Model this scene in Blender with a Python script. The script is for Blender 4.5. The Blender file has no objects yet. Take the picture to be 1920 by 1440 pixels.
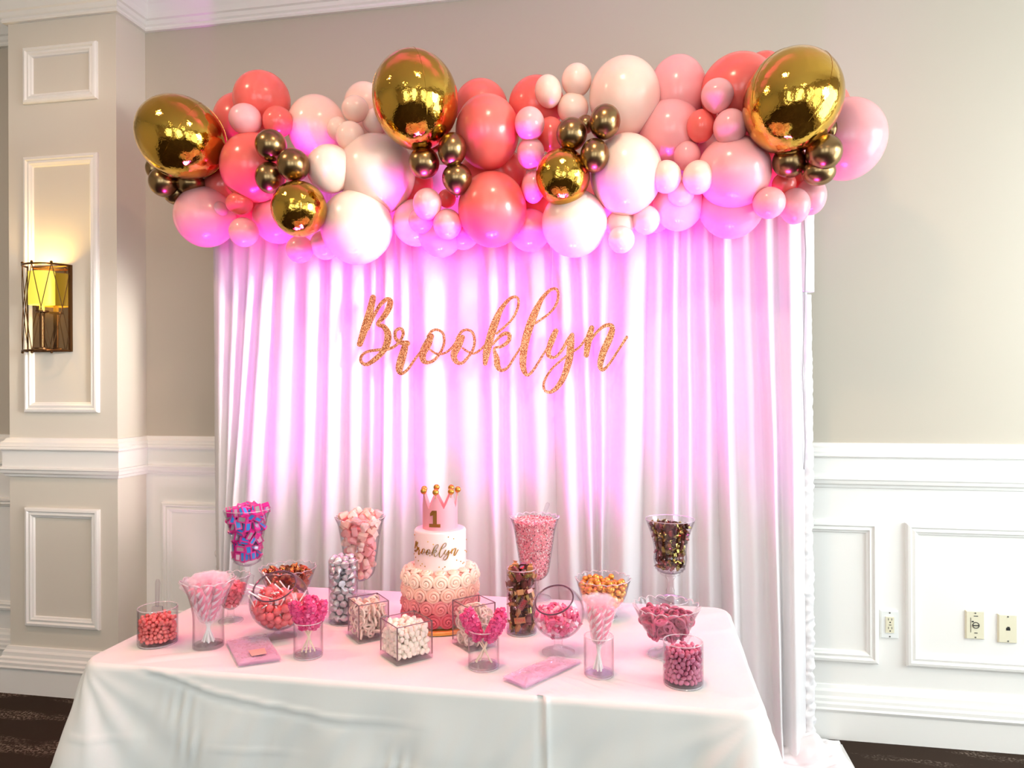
import bpy, math, random
import numpy as np
from mathutils import Vector, Matrix, noise, Euler
random.seed(7); np.random.seed(7)
S = bpy.context.scene
COL = S.collection
PI = math.pi
# ------------------------------------------------------------------ camera
FPX, YAW, PITCH, ROLL, CH = 1347.3, math.radians(10.36), 0.0, math.radians(-0.23), 1.5
def cam_basis():
    f = Vector((-math.sin(YAW)*math.cos(PITCH), math.cos(YAW)*math.cos(PITCH), math.sin(PITCH)))
    r = Vector((math.cos(YAW), math.sin(YAW), 0)); u = r.cross(f)
    c, s = math.cos(ROLL), math.sin(ROLL)
    return r*c+u*s, u*c-r*s, f
CR, CU, CF = cam_basis()
cd = bpy.data.cameras.new('camera'); cam = bpy.data.objects.new('camera', cd); COL.objects.link(cam)
cd.sensor_width = 36; cd.lens = FPX/1920*36; cd.clip_start = 0.05; cd.clip_end = 60
mw = Matrix((CR, CU, -CF)).transposed().to_4x4(); mw.translation = (0, 0, CH); cam.matrix_world = mw
S.camera = cam
# ------------------------------------------------------------------ world, exposure, lights
vs = S.view_settings; vs.view_transform = 'Standard'; vs.look = 'None'; vs.gamma = 1; vs.use_curve_mapping = False
vs.exposure = 0.6
S.cycles.transparent_max_bounces = 32
S.cycles.max_bounces = 10; S.cycles.diffuse_bounces = 4; S.cycles.glossy_bounces = 5
S.cycles.sample_clamp_indirect = 4.0
S.cycles.caustics_reflective = False; S.cycles.caustics_refractive = False
W = bpy.data.worlds.new('world'); S.world = W; W.use_nodes = True
W.node_tree.nodes['Background'].inputs[0].default_value = (0.80, 0.90, 1.0, 1); W.node_tree.nodes['Background'].inputs[1].default_value = 2.0
def light(name, kind, loc, power, color, size=None, size_y=None, rot=None, target=None, **k):
    l = bpy.data.lights.new(name, kind); l.energy = power; l.color = color
    if kind == 'AREA':
        l.shape = 'RECTANGLE' if size_y else 'DISK'; l.size = size
        if size_y: l.size_y = size_y
    elif size is not None: l.shadow_soft_size = size
    for a, b in k.items(): setattr(l, a, b)
    o = bpy.data.objects.new(name, l); COL.objects.link(o); o.location = loc
    if target is not None: o.rotation_euler = (Vector(target)-Vector(loc)).to_track_quat('-Z', 'Y').to_euler()
    elif rot: o.rotation_euler = rot
    return o
XR, YB, XL, CEIL = 3.0, -3.6, -4.6, 3.52
light('added_low_daylight_beam', 'AREA', (XR-0.12, 1.15, 2.05), 4.5, (1.0, 0.95, 0.88), 0.8, 1.3, target=(-2.6, 3.10, 1.8), spread=math.radians(22))  # added narrow daylight beam onto the pillar side, set between the windows
for wy in (2.25, 0.0, -2.1):
    light('window_daylight', 'AREA', (XR-0.10, wy, 1.75), 38 if wy > 1 else (4 if wy > -1 else 9), (0.88, 1.0, 0.98), 1.5, 2.1, target=(0.9, 3.3, 1.2) if wy > 1 else (-1, wy+0.4, 1.35))
for wx in (0.9, -1.6):
    light('window_daylight', 'AREA', (wx, YB+0.12, 1.75), 17 if wx > 0 else 10, (0.85, 1.0, 0.95), 1.5, 2.0, target=(wx, 2, 1.5))  # added frontal fill, set at unseen windows behind the camera
for lx, ly in ((-2.3, 1.5), (-0.2, 1.4), (-1.4, -1.2), (1.3, -1.6)):
    light('ceiling_lamp', 'AREA', (lx, ly, CEIL-0.05), 14, (1.0, 0.66, 0.44), 0.22, rot=(0, 0, 0))
# party uplights standing on the floor between the table and the drape
for ux, pw in ((-1.68, 26), (-1.40, 40), (-1.0, 34), (-0.60, 44), (-0.2, 34), (0.18, 40), (0.48, 16)):
    light('upward_spot', 'SPOT', (ux, 2.60, 0.12), pw*6.4, (1.0, 0.05, 1.0), 0.05, target=(ux+(0.12 if ux < -1.5 else 0), 2.84, 2.3), spot_size=math.radians(34), spot_blend=1.0)
# added pink spot overhead, an unseen lamp put in to tint the table top
light('added_table_tint_spot', 'SPOT', (-0.6, 2.0, 3.40), 100, (1.0, 0.05, 0.17), 0.12, target=(-0.6, 2.06, 0.75), spot_size=math.radians(44), spot_blend=0.6)
light('sconce_bulb', 'POINT', (-2.845, 2.990, 1.99), 7, (1.0, 0.66, 0.20), 0.03)
light('upward_spot', 'SPOT', (-2.04, 3.07, 0.15), 12, (1.0, 0.66, 0.74), 0.05, target=(-2.48, 3.13, 1.75), spot_size=math.radians(46), spot_blend=1.0)  # added pinkish fill for the pillar's side face, not one of the party uplights

# ------------------------------------------------------------------ pixel <-> world helpers (photo is 1920x1440)
def ray(px, py): return CR*((px-960)/FPX)+CU*((720-py)/FPX)+CF
def P(px, py, Y): d = ray(px, py); return Vector((0, 0, CH))+d*(Y/d.y)
def T(px, py, z=0.75): d = ray(px, py); return Vector((0, 0, CH))+d*((z-CH)/d.z)
def depth(p): return (Vector(p)-Vector((0, 0, CH))).dot(CF)
def mpp(p): return depth(p)/FPX
# ------------------------------------------------------------------ materials
MATS = {}
def mat(name, col=(0.8, 0.8, 0.8), rough=0.5, metal=0.0, bump=None, spec=0.5, var=None, **k):
    if name in MATS: return MATS[name]
    m = bpy.data.materials.new(name); m.use_nodes = True; MATS[name] = m
    nt = m.node_tree; b = nt.nodes['Principled BSDF']
    b.inputs['Base Color'].default_value = (*col, 1); b.inputs['Roughness'].default_value = rough
    b.inputs['Metallic'].default_value = metal; b.inputs['Specular IOR Level'].default_value = spec
    for a, v in k.items(): b.inputs[a.replace('_', ' ')].default_value = v
    if bump or var:
        tc = nt.nodes.new('ShaderNodeTexCoord')
    if bump:
        n = nt.nodes.new('ShaderNodeTexNoise'); n.inputs['Scale'].default_value = bump[0]; n.inputs['Detail'].default_value = 5
        bp = nt.nodes.new('ShaderNodeBump'); bp.inputs['Strength'].default_value = bump[1]; bp.inputs['Distance'].default_value = bump[2] if len(bump) > 2 else 0.01
        nt.links.new(tc.outputs['Object'], n.inputs['Vector']); nt.links.new(n.outputs['Fac'], bp.inputs['Height']); nt.links.new(bp.outputs['Normal'], b.inputs['Normal'])
    if var:
        n = nt.nodes.new('ShaderNodeTexNoise'); n.inputs['Scale'].default_value = var[0]; n.inputs['Detail'].default_value = 6
        mx = nt.nodes.new('ShaderNodeMix'); mx.data_type = 'RGBA'
        cr = nt.nodes.new('ShaderNodeValToRGB'); cr.color_ramp.elements[0].position = 0.5-var[2]; cr.color_ramp.elements[1].position = 0.5+var[2]
        mx.inputs[6].default_value = (*col, 1); mx.inputs[7].default_value = (*var[1], 1)
        nt.links.new(tc.outputs['Object'], n.inputs['Vector']); nt.links.new(n.outputs['Fac'], cr.inputs['Fac'])
        nt.links.new(cr.outputs['Color'], mx.inputs[0]); nt.links.new(mx.outputs[2], b.inputs['Base Color'])
    return m
def s2l(r, g, b): return tuple(((c/255+0.055)/1.055)**2.4 if c > 10 else c/3294.6 for c in (r, g, b))
WALLP = mat('wall_paint', s2l(196, 188, 174), 0.75, bump=(220, 0.05, 0.002))
TRIMW = mat('white_trim_paint', s2l(244, 242, 238), 0.38, bump=(60, 0.03, 0.002))
CEILM = mat('ceiling_paint', s2l(235, 230, 222), 0.8, bump=(90, 0.05, 0.002))
def thin_glass(name, tint=(0.97, 0.97, 0.98), edge=(0.55, 0.52, 0.55), ior=1.45, rough=0.02):
    m = bpy.data.materials.new(name); m.use_nodes = True; nt = m.node_tree; nt.nodes.clear()
    out = nt.nodes.new('ShaderNodeOutputMaterial'); mix = nt.nodes.new('ShaderNodeMixShader'); tr = nt.nodes.new('ShaderNodeBsdfTransparent'); gl = nt.nodes.new('ShaderNodeBsdfGlossy')
    gl.inputs['Roughness'].default_value = rough; f0 = ((ior-1)/(ior+1))**2
    lw = nt.nodes.new('ShaderNodeLayerWeight'); lw.inputs['Blend'].default_value = 0.5
    p5 = nt.nodes.new('ShaderNodeMath'); p5.operation = 'POWER'; p5.inputs[1].default_value = 5; p3 = nt.nodes.new('ShaderNodeMath'); p3.operation = 'POWER'; p3.inputs[1].default_value = 4
    fr = nt.nodes.new('ShaderNodeMapRange'); fr.inputs['To Min'].default_value = f0; fr.inputs['To Max'].default_value = 0.75
    nt.links.new(lw.outputs['Facing'], p5.inputs[0]); nt.links.new(lw.outputs['Facing'], p3.inputs[0]); nt.links.new(p5.outputs[0], fr.inputs['Value'])
    mx = nt.nodes.new('ShaderNodeMix'); mx.data_type = 'RGBA'; mx.inputs[6].default_value = (*tint, 1); mx.inputs[7].default_value = (*edge, 1)
    nt.links.new(p3.outputs[0], mx.inputs[0]); nt.links.new(mx.outputs[2], tr.inputs['Color'])
    nt.links.new(fr.outputs[0], mix.inputs[0]); nt.links.new(tr.outputs[0], mix.inputs[1]); nt.links.new(gl.outputs[0], mix.inputs[2]); nt.links.new(mix.outputs[0], out.inputs[0])
    return m
GLASS = thin_glass('clear_thin_glass'); 
PLAST = thin_glass('clear_plastic', (0.95, 0.93, 0.95), (0.6, 0.5, 0.55))
THICK = thin_glass('cast_clear_glass', (0.992, 0.985, 0.99), (0.70, 0.64, 0.68), 1.6, 0.03)
RIMM = mat('painted_rim_highlight', (0.93, 0.90, 0.93), 0.06, spec=0.8, Alpha=0.30)  # whitish colour paints the highlights along glass rims and foot edges
# ------------------------------------------------------------------ mesh helpers
class MB:
    def __init__(s): s.v = []; s.f = []; s.m = []
    def add(s, v, f, mi=0):
        o = len(s.v); s.v += [tuple(p) for p in v]; s.f += [tuple(i+o for i in q) for q in f]; s.m += [mi]*len(f); return s
    def box(s, a, b, mi=0):
        x0, y0, z0 = a; x1, y1, z1 = b
        return s.add([(x0,y0,z0),(x1,y0,z0),(x1,y1,z0),(x0,y1,z0),(x0,y0,z1),(x1,y0,z1),(x1,y1,z1),(x0,y1,z1)],
              [(0,3,2,1),(4,5,6,7),(0,1,5,4),(1,2,6,5),(2,3,7,6),(3,0,4,7)], mi)
    def tube(s, pts, r, n=8, closed=False, mi=0, flat=1.0):
        pts = [Vector(p) for p in pts]; N = len(pts); rr = r if isinstance(r, (list, tuple)) else [r]*N
        v = []; up = None
        for i, p in enumerate(pts):
            a = pts[(i-1) % N] if (closed or i) else p; b = pts[(i+1) % N] if (closed or i < N-1) else p
            t = (b-a).normalized()
            if up is None: up = Vector((0, 0, 1)) if abs(t.z) < 0.9 else Vector((1, 0, 0))
            x = up.cross(t).normalized() if up.cross(t).length > 1e-6 else Vector((1, 0, 0)); y = t.cross(x).normalized(); up = y
            for k in range(n):
                q = 2*PI*k/n; v.append(p+(x*math.cos(q)+y*math.sin(q)*flat)*rr[i])
        f = []
        for i in range(N if closed else N-1):
            j = (i+1) % N
            for k in range(n): l = (k+1) % n; f.append((i*n+k, i*n+l, j*n+l, j*n+k))
        if not closed: f.append(tuple(range(n))[::-1]); f.append(tuple((N-1)*n+k for k in range(n)))
        return s.add(v, f, mi)
    def lathe(s, prof, n=40, mi=0, mod=None, c=(0, 0, 0)):
        v = []; f = []; rows = []
        for j, (r, z) in enumerate(prof):
            if r <= 1e-6: rows.append([len(v)]); v.append((c[0], c[1], c[2]+z)); continue
            row = []
            for k in range(n):
                a = 2*PI*k/n; R, Z = (r, z) if mod is None else mod(j, a, r, z)
                row.append(len(v)); v.append((c[0]+R*math.cos(a), c[1]+R*math.sin(a), c[2]+Z))
            rows.append(row)
        for A, B in zip(rows, rows[1:]):
            if len(A) == 1 and len(B) == 1: continue
            for k in range(n):
                l = (k+1) % n
                if len(A) == 1: f.append((A[0], B[l], B[k]))
                elif len(B) == 1: f.append((A[k], A[l], B[0]))
                else: f.append((A[k], A[l], B[l], B[k]))
        return s.add(v, f, mi)
    def sphere(s, c, r, n=16, m=10, sc=(1, 1, 1), mi=0):
        pr = [(r*math.sin(PI*j/m) if 0 < j < m else 0, -r*math.cos(PI*j/m)) for j in range(m+1)]
        o = len(s.v); s.lathe(pr, n, mi)
        for i in range(o, len(s.v)): x, y, z = s.v[i]; s.v[i] = (x*sc[0]+c[0], y*sc[1]+c[1], z*sc[2]+c[2])
        return s
    def data(s, name, mats, smooth=True):
        me = bpy.data.meshes.new(name); me.from_pydata(s.v, [], s.f)
        for m in (mats if isinstance(mats, (list, tuple)) else [mats]): me.materials.append(m)
        if any(s.m): me.polygons.foreach_set('material_index', s.m)
        if smooth: me.polygons.foreach_set('use_smooth', [True]*len(me.polygons))
        if smooth == 'auto' or smooth is True:
            try: me.set_sharp_from_angle(angle=math.radians(42))
            except Exception: pass
        me.update(); return me
    def obj(s, name, mats, parent=None, smooth=True, **k): return link(name, s.data(name, mats, smooth), parent, **k)
def link(name, data, parent=None, loc=None, label=None, cat=None, group=None, kind=None):
    o = bpy.data.objects.new(name, data); COL.objects.link(o)
    if parent: o.parent = parent
    if loc is not None: o.location = loc
    for a, b in (('label', label), ('category', cat), ('group', group), ('kind', kind)):
        if b: o[a] = b
    return o
def thing(name, label, cat, loc=(0, 0, 0), rz=0, group=None):
    o = link(name, None, None, loc, label, cat, group); o.rotation_euler = (0, 0, rz); return o
def copy_tree(o, parent=None):
    c = o.copy(); COL.objects.link(c)
    if parent: c.parent = parent
    for ch in list(o.children): copy_tree(ch, c)
    return c
def struct(name, mb, m, smooth=False, parent=None): 
    o = mb.obj(name, m, parent, smooth)
    if not parent: o['kind'] = 'structure'
    return o
# ------------------------------------------------------------------ room shell
YW, YP, PL, PR = 3.25, 3.045, -3.08, -2.478
floorm = bpy.data.materials.new('dark_carpet'); floorm.use_nodes = True
nt = floorm.node_tree; b = nt.nodes['Principled BSDF']; b.inputs['Roughness'].default_value = 0.95; b.inputs['Specular IOR Level'].default_value = 0.1
tc = nt.nodes.new('ShaderNodeTexCoord'); mp = nt.nodes.new('ShaderNodeMapping'); mp.inputs['Rotation'].default_value = (0, 0, 0.75); mp.inputs['Scale'].default_value = (1.0, 4.5, 1)
n1 = nt.nodes.new('ShaderNodeTexNoise'); n1.inputs['Scale'].default_value = 1.7; n1.inputs['Detail'].default_value = 4
n2 = nt.nodes.new('ShaderNodeTexNoise'); n2.inputs['Scale'].default_value = 95; n2.inputs['Detail'].default_value = 3
wv = nt.nodes.new('ShaderNodeTexWave'); wv.inputs['Scale'].default_value = 38; wv.inputs['Distortion'].default_value = 1.5
r1 = nt.nodes.new('ShaderNodeValToRGB'); r1.color_ramp.elements[0].position = 0.55; r1.color_ramp.elements[1].position = 0.63
r2 = nt.nodes.new('ShaderNodeValToRGB'); r2.color_ramp.elements[0].position = 0.48; r2.color_ramp.elements[1].position = 0.6
mm = nt.nodes.new('ShaderNodeMath'); mm.operation = 'MULTIPLY'
mx = nt.nodes.new('ShaderNodeMix'); mx.data_type = 'RGBA'; mx.inputs[6].default_value = (*s2l(62, 50, 42), 1); mx.inputs[7].default_value = (*s2l(142, 126, 114), 1)
mx2 = nt.nodes.new('ShaderNodeMix'); mx2.data_type = 'RGBA'; mx2.blend_type = 'MULTIPLY'; mx2.inputs[0].default_value = 0.45
L = nt.links.new
L(tc.outputs['Object'], mp.inputs[0]); L(mp.outputs[0], n1.inputs['Vector']); L(tc.outputs['Object'], n2.inputs['Vector']); L(mp.outputs[0], wv.inputs['Vector'])
L(n1.outputs['Fac'], r1.inputs[0]); L(n2.outputs['Fac'], r2.inputs[0]); L(r1.outputs[0], mm.inputs[0]); L(r2.outputs[0], mm.inputs[1]); L(mm.outputs[0], mx.inputs[0])
L(mx.outputs[2], mx2.inputs[6]); L(wv.outputs['Color'], mx2.inputs[7]); L(mx2.outputs[2], b.inputs['Base Color'])
struct('floor', MB().box((XL, YB, -0.05), (XR, YW+0.1, 0)), floorm)
struct('ceiling', MB().box((XL, YB, CEIL), (XR, YW+0.1, CEIL+0.08)), CEILM)
struct('wall_back', MB().box((XL, YW, 0), (XR+0.1, YW+0.1, CEIL)), WALLP)
struct('wall_left', MB().box((XL-0.1, YB, 0), (XL, YW+0.1, CEIL)), WALLP)
def wall_with_windows(name, fixed, spans, z0, z1, lo, hi, axis):
    mb = MB(); e = sorted([lo]+[q for s in spans for q in s]+[hi])
    def bx(a, b, za, zb):
        if axis == 'y': mb.box((fixed, a, za), (fixed+0.12, b, zb))
        else: mb.box((a, fixed-0.12, za), (b, fixed, zb))
    for i in range(0, len(e)-1):
        if i % 2 == 0: bx(e[i], e[i+1], 0, CEIL)
        else: bx(e[i], e[i+1], 0, z0); bx(e[i], e[i+1], z1, CEIL)
    struct(name, mb, WALLP)
wall_with_windows('wall_right', XR, [(w-0.8, w+0.8) for w in (2.25, 0.0, -2.1)], 0.65, 2.85, YB, YW+0.1, 'y')
wall_with_windows('wall_front', YB, [(w-0.8, w+0.8) for w in (-1.6, 0.9)], 0.7, 2.8, XL, XR, 'x')
k = 1
for w in (2.25, 0.0, -2.1):
    mb = MB(); x = XR
    for a, b_ in (((x-0.03, w-0.86, 0.6), (x+0.13, w-0.76, 2.9)), ((x-0.03, w+0.76, 0.6), (x+0.13, w+0.86, 2.9)), ((x-0.03, w-0.86, 0.58), (x+0.13, w+0.86, 0.68)), ((x-0.03, w-0.86, 2.82), (x+0.13, w+0.86, 2.92)), ((x+0.02, w-0.8, 1.72), (x+0.06, w+0.8, 1.77)), ((x+0.02, w-0.02, 0.65), (x+0.06, w+0.02, 2.85))): mb.box(a, b_)
    struct('window_%d' % k, mb, TRIMW); k += 1
for w in (-1.6, 0.9):
    mb = MB(); y = YB
    for a, b_ in (((w-0.86, y-0.13, 0.65), (w-0.76, y+0.03, 2.85)), ((w+0.76, y-0.13, 0.65), (w+0.86, y+0.03, 2.85)), ((w-0.86, y-0.13, 0.63), (w+0.86, y+0.03, 0.73)), ((w-0.86, y-0.13, 2.77), (w+0.86, y+0.03, 2.87)), ((w-0.8, y-0.06, 1.72), (w+0.8, y-0.02, 1.77))): mb.box(a, b_)
    struct('window_%d' % k, mb, TRIMW); k += 1
# pillar with painted faces
struct('wall_pillar', MB().box((PL, YP, 0), (PR, YW, CEIL)), mat('pillar_paint', s2l(226, 219, 206), 0.5, bump=(120, 0.04, 0.002)))
struct('wall_wainscot', MB().box((XL, YW-0.004, 0), (PL, YW, 1.2)).box((PR, YW-0.004, 0), (XR, YW, 1.2)), TRIMW)
def sweep(name, path, prof, m=TRIMW, parent=None):
    pts = [Vector((a, b, 0)) for a, b in path]; v = []; n = len(prof)
    for i, p in enumerate(pts):
        ns = []
        if i: d = (p-pts[i-1]).normalized(); ns.append(Vector((d.y, -d.x, 0)))
        if i < len(pts)-1: d = (pts[i+1]-p).normalized(); ns.append(Vector((d.y, -d.x, 0)))
        q = ns[0] if len(ns) == 1 else (ns[0]+ns[1])/(1+ns[0].dot(ns[1]))
        for o, z in prof: v.append((p.x+q.x*o, p.y+q.y*o, z))
    f = [(i*n+j, i*n+j+1, (i+1)*n+j+1, (i+1)*n+j) for i in range(len(pts)-1) for j in range(n-1)]
    mb = MB().add(v, f); return struct(name, mb, m, False, parent)
PATH = [(XL, YW), (PL, YW), (PL, YP), (PR, YP), (PR, YW), (XR, YW)]
sweep('trim_1', PATH, [(0, 3.285), (0.018, 3.285), (0.022, 3.292), (0.018, 3.305), (0.026, 3.312), (0.03, 3.33), (0.04, 3.335), (0.046, 3.36), (0.06, 3.395), (0.085, 3.43), (0.10, 3.44), (0.10, 3.452), (0.112, 3.458), (0.12, 3.48), (0.12, 3.52)])
sweep('trim_2', PATH, [(0, 1.246), (0.010, 1.244), (0.016, 1.232), (0.026, 1.224), (0.028, 1.212), (0.033, 1.208), (0.033, 1.200), (0.036, 1.196), (0.036, 1.190), (0.026, 1.186), (0.022, 1.18), (0.022, 1.105), (0.034, 1.103), (0.036, 1.094), (0.031, 1.088), (0.028, 1.075), (0.016, 1.068), (0.014, 1.058), (0, 1.052)])
sweep('baseboard_back', PATH, [(0, 0.222), (0.010, 0.220), (0.014, 0.206), (0.022, 0.196), (0.024, 0.178), (0.033, 0.170), (0.034, 0.158), (0.040, 0.150), (0.040, 0.136), (0.044, 0.128), (0.040, 0.118), (0.036, 0.116), (0.036, 0)])
def panel(n, x0, x1, z0, z1, y, m=TRIMW, w=0.05):
    prof = [(0, 0), (0, 0.012), (0.006, 0.018), (0.016, 0.020), (0.022, 0.012), (0.024, 0.012), (0.034, 0.016), (0.040, 0.010), (0.046, 0.008), (0.050, 0)]
    v = []; N = len(prof)
    for cx, cz, sx, sz in ((x0, z0, 1, 1), (x1, z0, -1, 1), (x1, z1, -1, -1), (x0, z1, 1, -1)):
        for a, h in prof: v.append((cx+sx*a*w/0.05, y-h, cz+sz*a*w/0.05))
    f = [(i*N+j, i*N+j+1, ((i+1) % 4)*N+j+1, ((i+1) % 4)*N+j) for i in range(4) for j in range(N-1)]
    return struct('trim_%d' % n, MB().add(v, f), m)
panel(3, -2.985, -2.575, 2.88, 3.155, YP); panel(4, -2.985, -2.572, 1.37, 2.62, YP); panel(5, -2.985, -2.572, 0.325, 0.905, YP)
panel(6, -2.385, -1.20, 0.32, 0.915, YW-0.004); panel(7, -0.55, 0.965, 0.32, 0.915, YW-0.004); panel(8, 1.072, 2.3, 0.32, 0.915, YW-0.004); panel(9, -4.2, -3.2, 0.32, 0.915, YW-0.004)
# ------------------------------------------------------------------ wall plates
IVORY = mat('ivory_plastic', s2l(232, 226, 200), 0.35); PWHITE = mat('white_plastic', s2l(238, 240, 238), 0.3); DARK = mat('dark_plastic', (0.02, 0.02, 0.02), 0.5)
def bev_plate(mb, x0, x1, z0, z1, y, t, e=0.004):
    v = [(x0, y, z0), (x1, y, z0), (x1, y, z1), (x0, y, z1), (x0+e, y-t, z0+e), (x1-e, y-t, z0+e), (x1-e, y-t, z1-e), (x0+e, y-t, z1-e)]
    mb.add(v, [(4, 5, 6, 7), (0, 1, 5, 4), (1, 2, 6, 5), (2, 3, 7, 6), (3, 0, 4, 7)])
def screw(mb, x, z, y): 
    mb.lathe([(0, 0), (0.0032, 0), (0.0032, 0.001), (0, 0.001)], 10)
    o = len(mb.v)-22
    for i in range(max(o, 0), len(mb.v)): a, b_, c = mb.v[i]; mb.v[i] = (x+a, y-c, z+b_)
yw = YW-0.004
def plate(label, px, py, w, h, mt, t=0.009):
    c = P(px, py, yw); o = thing('wall_plate', label, 'wall plate', (c.x, yw, c.z)); m = MB(); bev_plate(m, -w/2, w/2, -h/2, h/2, 0, t); m.obj('plate', mt, o, False)
    for s in (-1, 1):
        m = MB(); m.lathe([(0, 0), (0.0032, 0), (0.0032, 0.0012), (0, 0.0012)], 10); m.v = [(a, -t-c_, b_+s*h*0.42) for a, b_, c_ in m.v]; m.obj('screw', mat('screw', (0.25, 0.25, 0.22), 0.4, 0.8), o)
    return o, -t
o, y = plate('white duplex outlet plate with ivory receptacle between the two wainscot panels', 1667, 1170, 0.072, 0.118, PWHITE)
m = MB(); bev_plate(m, -0.0165, 0.0165, -0.034, 0.034, y, 0.004, 0.001); rc = m.obj('receptacle', IVORY, o, False)
m = MB()
for zc in (-0.018, 0.018):
    for dx, w in ((-0.0065, 0.0011), (0.0065, 0.0011)): m.box((dx-w, y-0.0046, zc+0.001), (dx+w, y-0.0041, zc+0.010))
    m.box((-0.0024, y-0.0046, zc-0.0095), (0.0024, y-0.0041, zc-0.0045))
m.box((-0.005, y-0.0045, -0.0012), (0.005, y-0.0041, 0.0012))
m.obj('slot', DARK, o, False)['kind'] = 'stuff'
o, y = plate('ivory timer dial plate with round black knob mark, left of the jack plate', 1827, 1171, 0.072, 0.118, IVORY)
m = MB(); m.tube([(0.012*math.cos(a)+0.002, y-0.001, 0.012*math.sin(a)) for a in np.linspace(0, 2*PI, 25)[:-1]], 0.0015, 6, True); m.obj('dial_ring', DARK, o)
m = MB(); m.box((-0.009, y-0.004, -0.0015), (0.013, y-0.001, 0.0015)); m.box((-0.014, y-0.001, 0.012), (-0.006, y, 0.017)); m.box((-0.018, y-0.001, -0.03), (-0.0165, y, 0.03)); m.obj('dial_pointer', DARK, o, False)
for a_, b_ in (((-0.006, y-0.0006, 0.036), (0.010, y, 0.039)), ((-0.004, y-0.0006, -0.033), (0.008, y, -0.030))): m = MB(); m.box(a_, b_); m.obj('printed_mark', DARK, o, False)
o, y = plate('ivory telephone jack plate with small black socket, rightmost on the wainscot', 1888, 1178, 0.072, 0.118, IVORY)
m = MB(); m.box((-0.007, y-0.001, -0.006), (0.008, y, 0.005)); m.box((-0.003, y-0.001, 0.005), (0.006, y, 0.009)); m.obj('socket', DARK, o, False)
# ------------------------------------------------------------------ wall sconce
BRONZE = mat('dark_bronze', s2l(96, 66, 38), 0.3, 0.9); MIRR = mat('smoky_mirror_glass', s2l(150, 126, 96), 0.08, 0.9)
sx, sz0, sz1 = -2.845, 1.665, 2.085; sR, sD = 0.118, 0.105
sc = thing('wall_sconce', 'half-round bronze wall sconce with crossed wires and glowing shade on pillar', 'wall lamp', (sx, YP, sz0))
H_ = sz1-sz0
def arc(z, n=25, k=1.0): return [(sR*k*math.cos(PI+PI*i/(n-1)), -sD*k*math.sin(PI*i/(n-1))-0.004, z) for i in range(n)]
m = MB(); m.box((-sR, -0.008, 0), (sR, 0, H_)); m.obj('back_plate', MIRR, sc, False)
for z in (0.004, H_-0.004): m = MB(); m.tube(arc(z), 0.005, 8); m.tube([(-sR, -0.006, z), (sR, -0.006, z)], 0.004, 8); m.obj('ring', BRONZE, sc)
for s in (-1, 1): m = MB(); m.box((s*sR-0.006, -0.014, 0), (s*sR+0.006, 0.0, H_)); m.obj('side_rail', BRONZE, sc, False)
na = 5; angs = [PI*(i+0.5)/na for i in range(na)]
def ap(a, z): return (-sR*math.cos(a), -sD*math.sin(a)-0.004, z)
ang = [0.0, 0.28, 0.50, 0.74, 1.0]
for i in range(len(ang)-1):
    for a, b_ in ((ang[i], ang[i+1]), (ang[i+1], ang[i])):
        m = MB(); m.tube([ap(PI*(a+(b_-a)*t), H_*t) for t in np.linspace(0, 1, 9)], 0.0019, 6); m.obj('cross_wire', BRONZE, sc)
for i in (1, 2, 3):
    for z in (0.0, H_): m = MB(); m.sphere(ap(PI*ang[i], z+(0.004 if z else -0.004)), 0.0065, 10, 6); m.obj('finial', BRONZE, sc)
shm = bpy.data.materials.new('glowing_lamp_shade'); shm.use_nodes = True; b = shm.node_tree.nodes['Principled BSDF']
b.inputs['Base Color'].default_value = (0.35, 0.26, 0.06, 1); b.inputs['Emission Color'].default_value = (1.0, 0.80, 0.07, 1); b.inputs['Emission Strength'].default_value = 0.62
m = MB(); prof = [(0.062, 0.225), (0.062, 0.385), (0.060, 0.385), (0.060, 0.225), (0.062, 0.225)]
m.lathe(prof, 32, mod=lambda j, a, r, z: (r, z)); m.v = [(x*1.05, y*0.66-0.052, z) for x, y, z in m.v]; m.obj('lamp_shade', shm, sc)
m = MB(); m.lathe([(0, 0.01), (0.035, 0.01), (0.035, 0.018), (0.012, 0.022), (0.012, 0.185), (0.030, 0.19), (0.030, 0.197), (0, 0.197)], 20, c=(0, -0.05, 0)); m.obj('candle_holder', BRONZE, sc)
m = MB(); m.lathe([(0, 0.197), (0.011, 0.197), (0.011, 0.235), (0, 0.24)], 16, c=(0, -0.05, 0)); m.obj('candle_sleeve', shm, sc)
# ------------------------------------------------------------------ backdrop : stand, drapes, sleeves
SATIN = mat('white_drape_satin', s2l(232, 228, 230), 0.42, bump=(26, 0.06, 0.01), Sheen_Weight=0.2)
YC = 2.985
st = thing('backdrop_stand', 'white pipe stand that carries the drape, top bar behind the balloons', 'backdrop stand', (0, 0, 0))
METAL = mat('white_pipe', s2l(225, 225, 225), 0.35, 0.3)
for x in (-1.93, 0.628):
    m = MB(); m.tube([(x, 3.03, 0.0), (x, 3.03, 2.44)], 0.016, 12); m.obj('upright', METAL, st)
m = MB(); m.tube([(-1.93, 3.03, 2.42), (0.628, 3.03, 2.42)], 0.014, 12); m.obj('crossbar', METAL, st)
m = MB(); m.box((-2.13, 2.92, 0), (-1.73, 3.14, 0.008)); m.obj('base_plate', METAL, st, False)
m = MB(); m.box((0.43, 2.82, 0), (0.80, 3.16, 0.008)); m.obj('base_plate', METAL, st, False)
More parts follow.
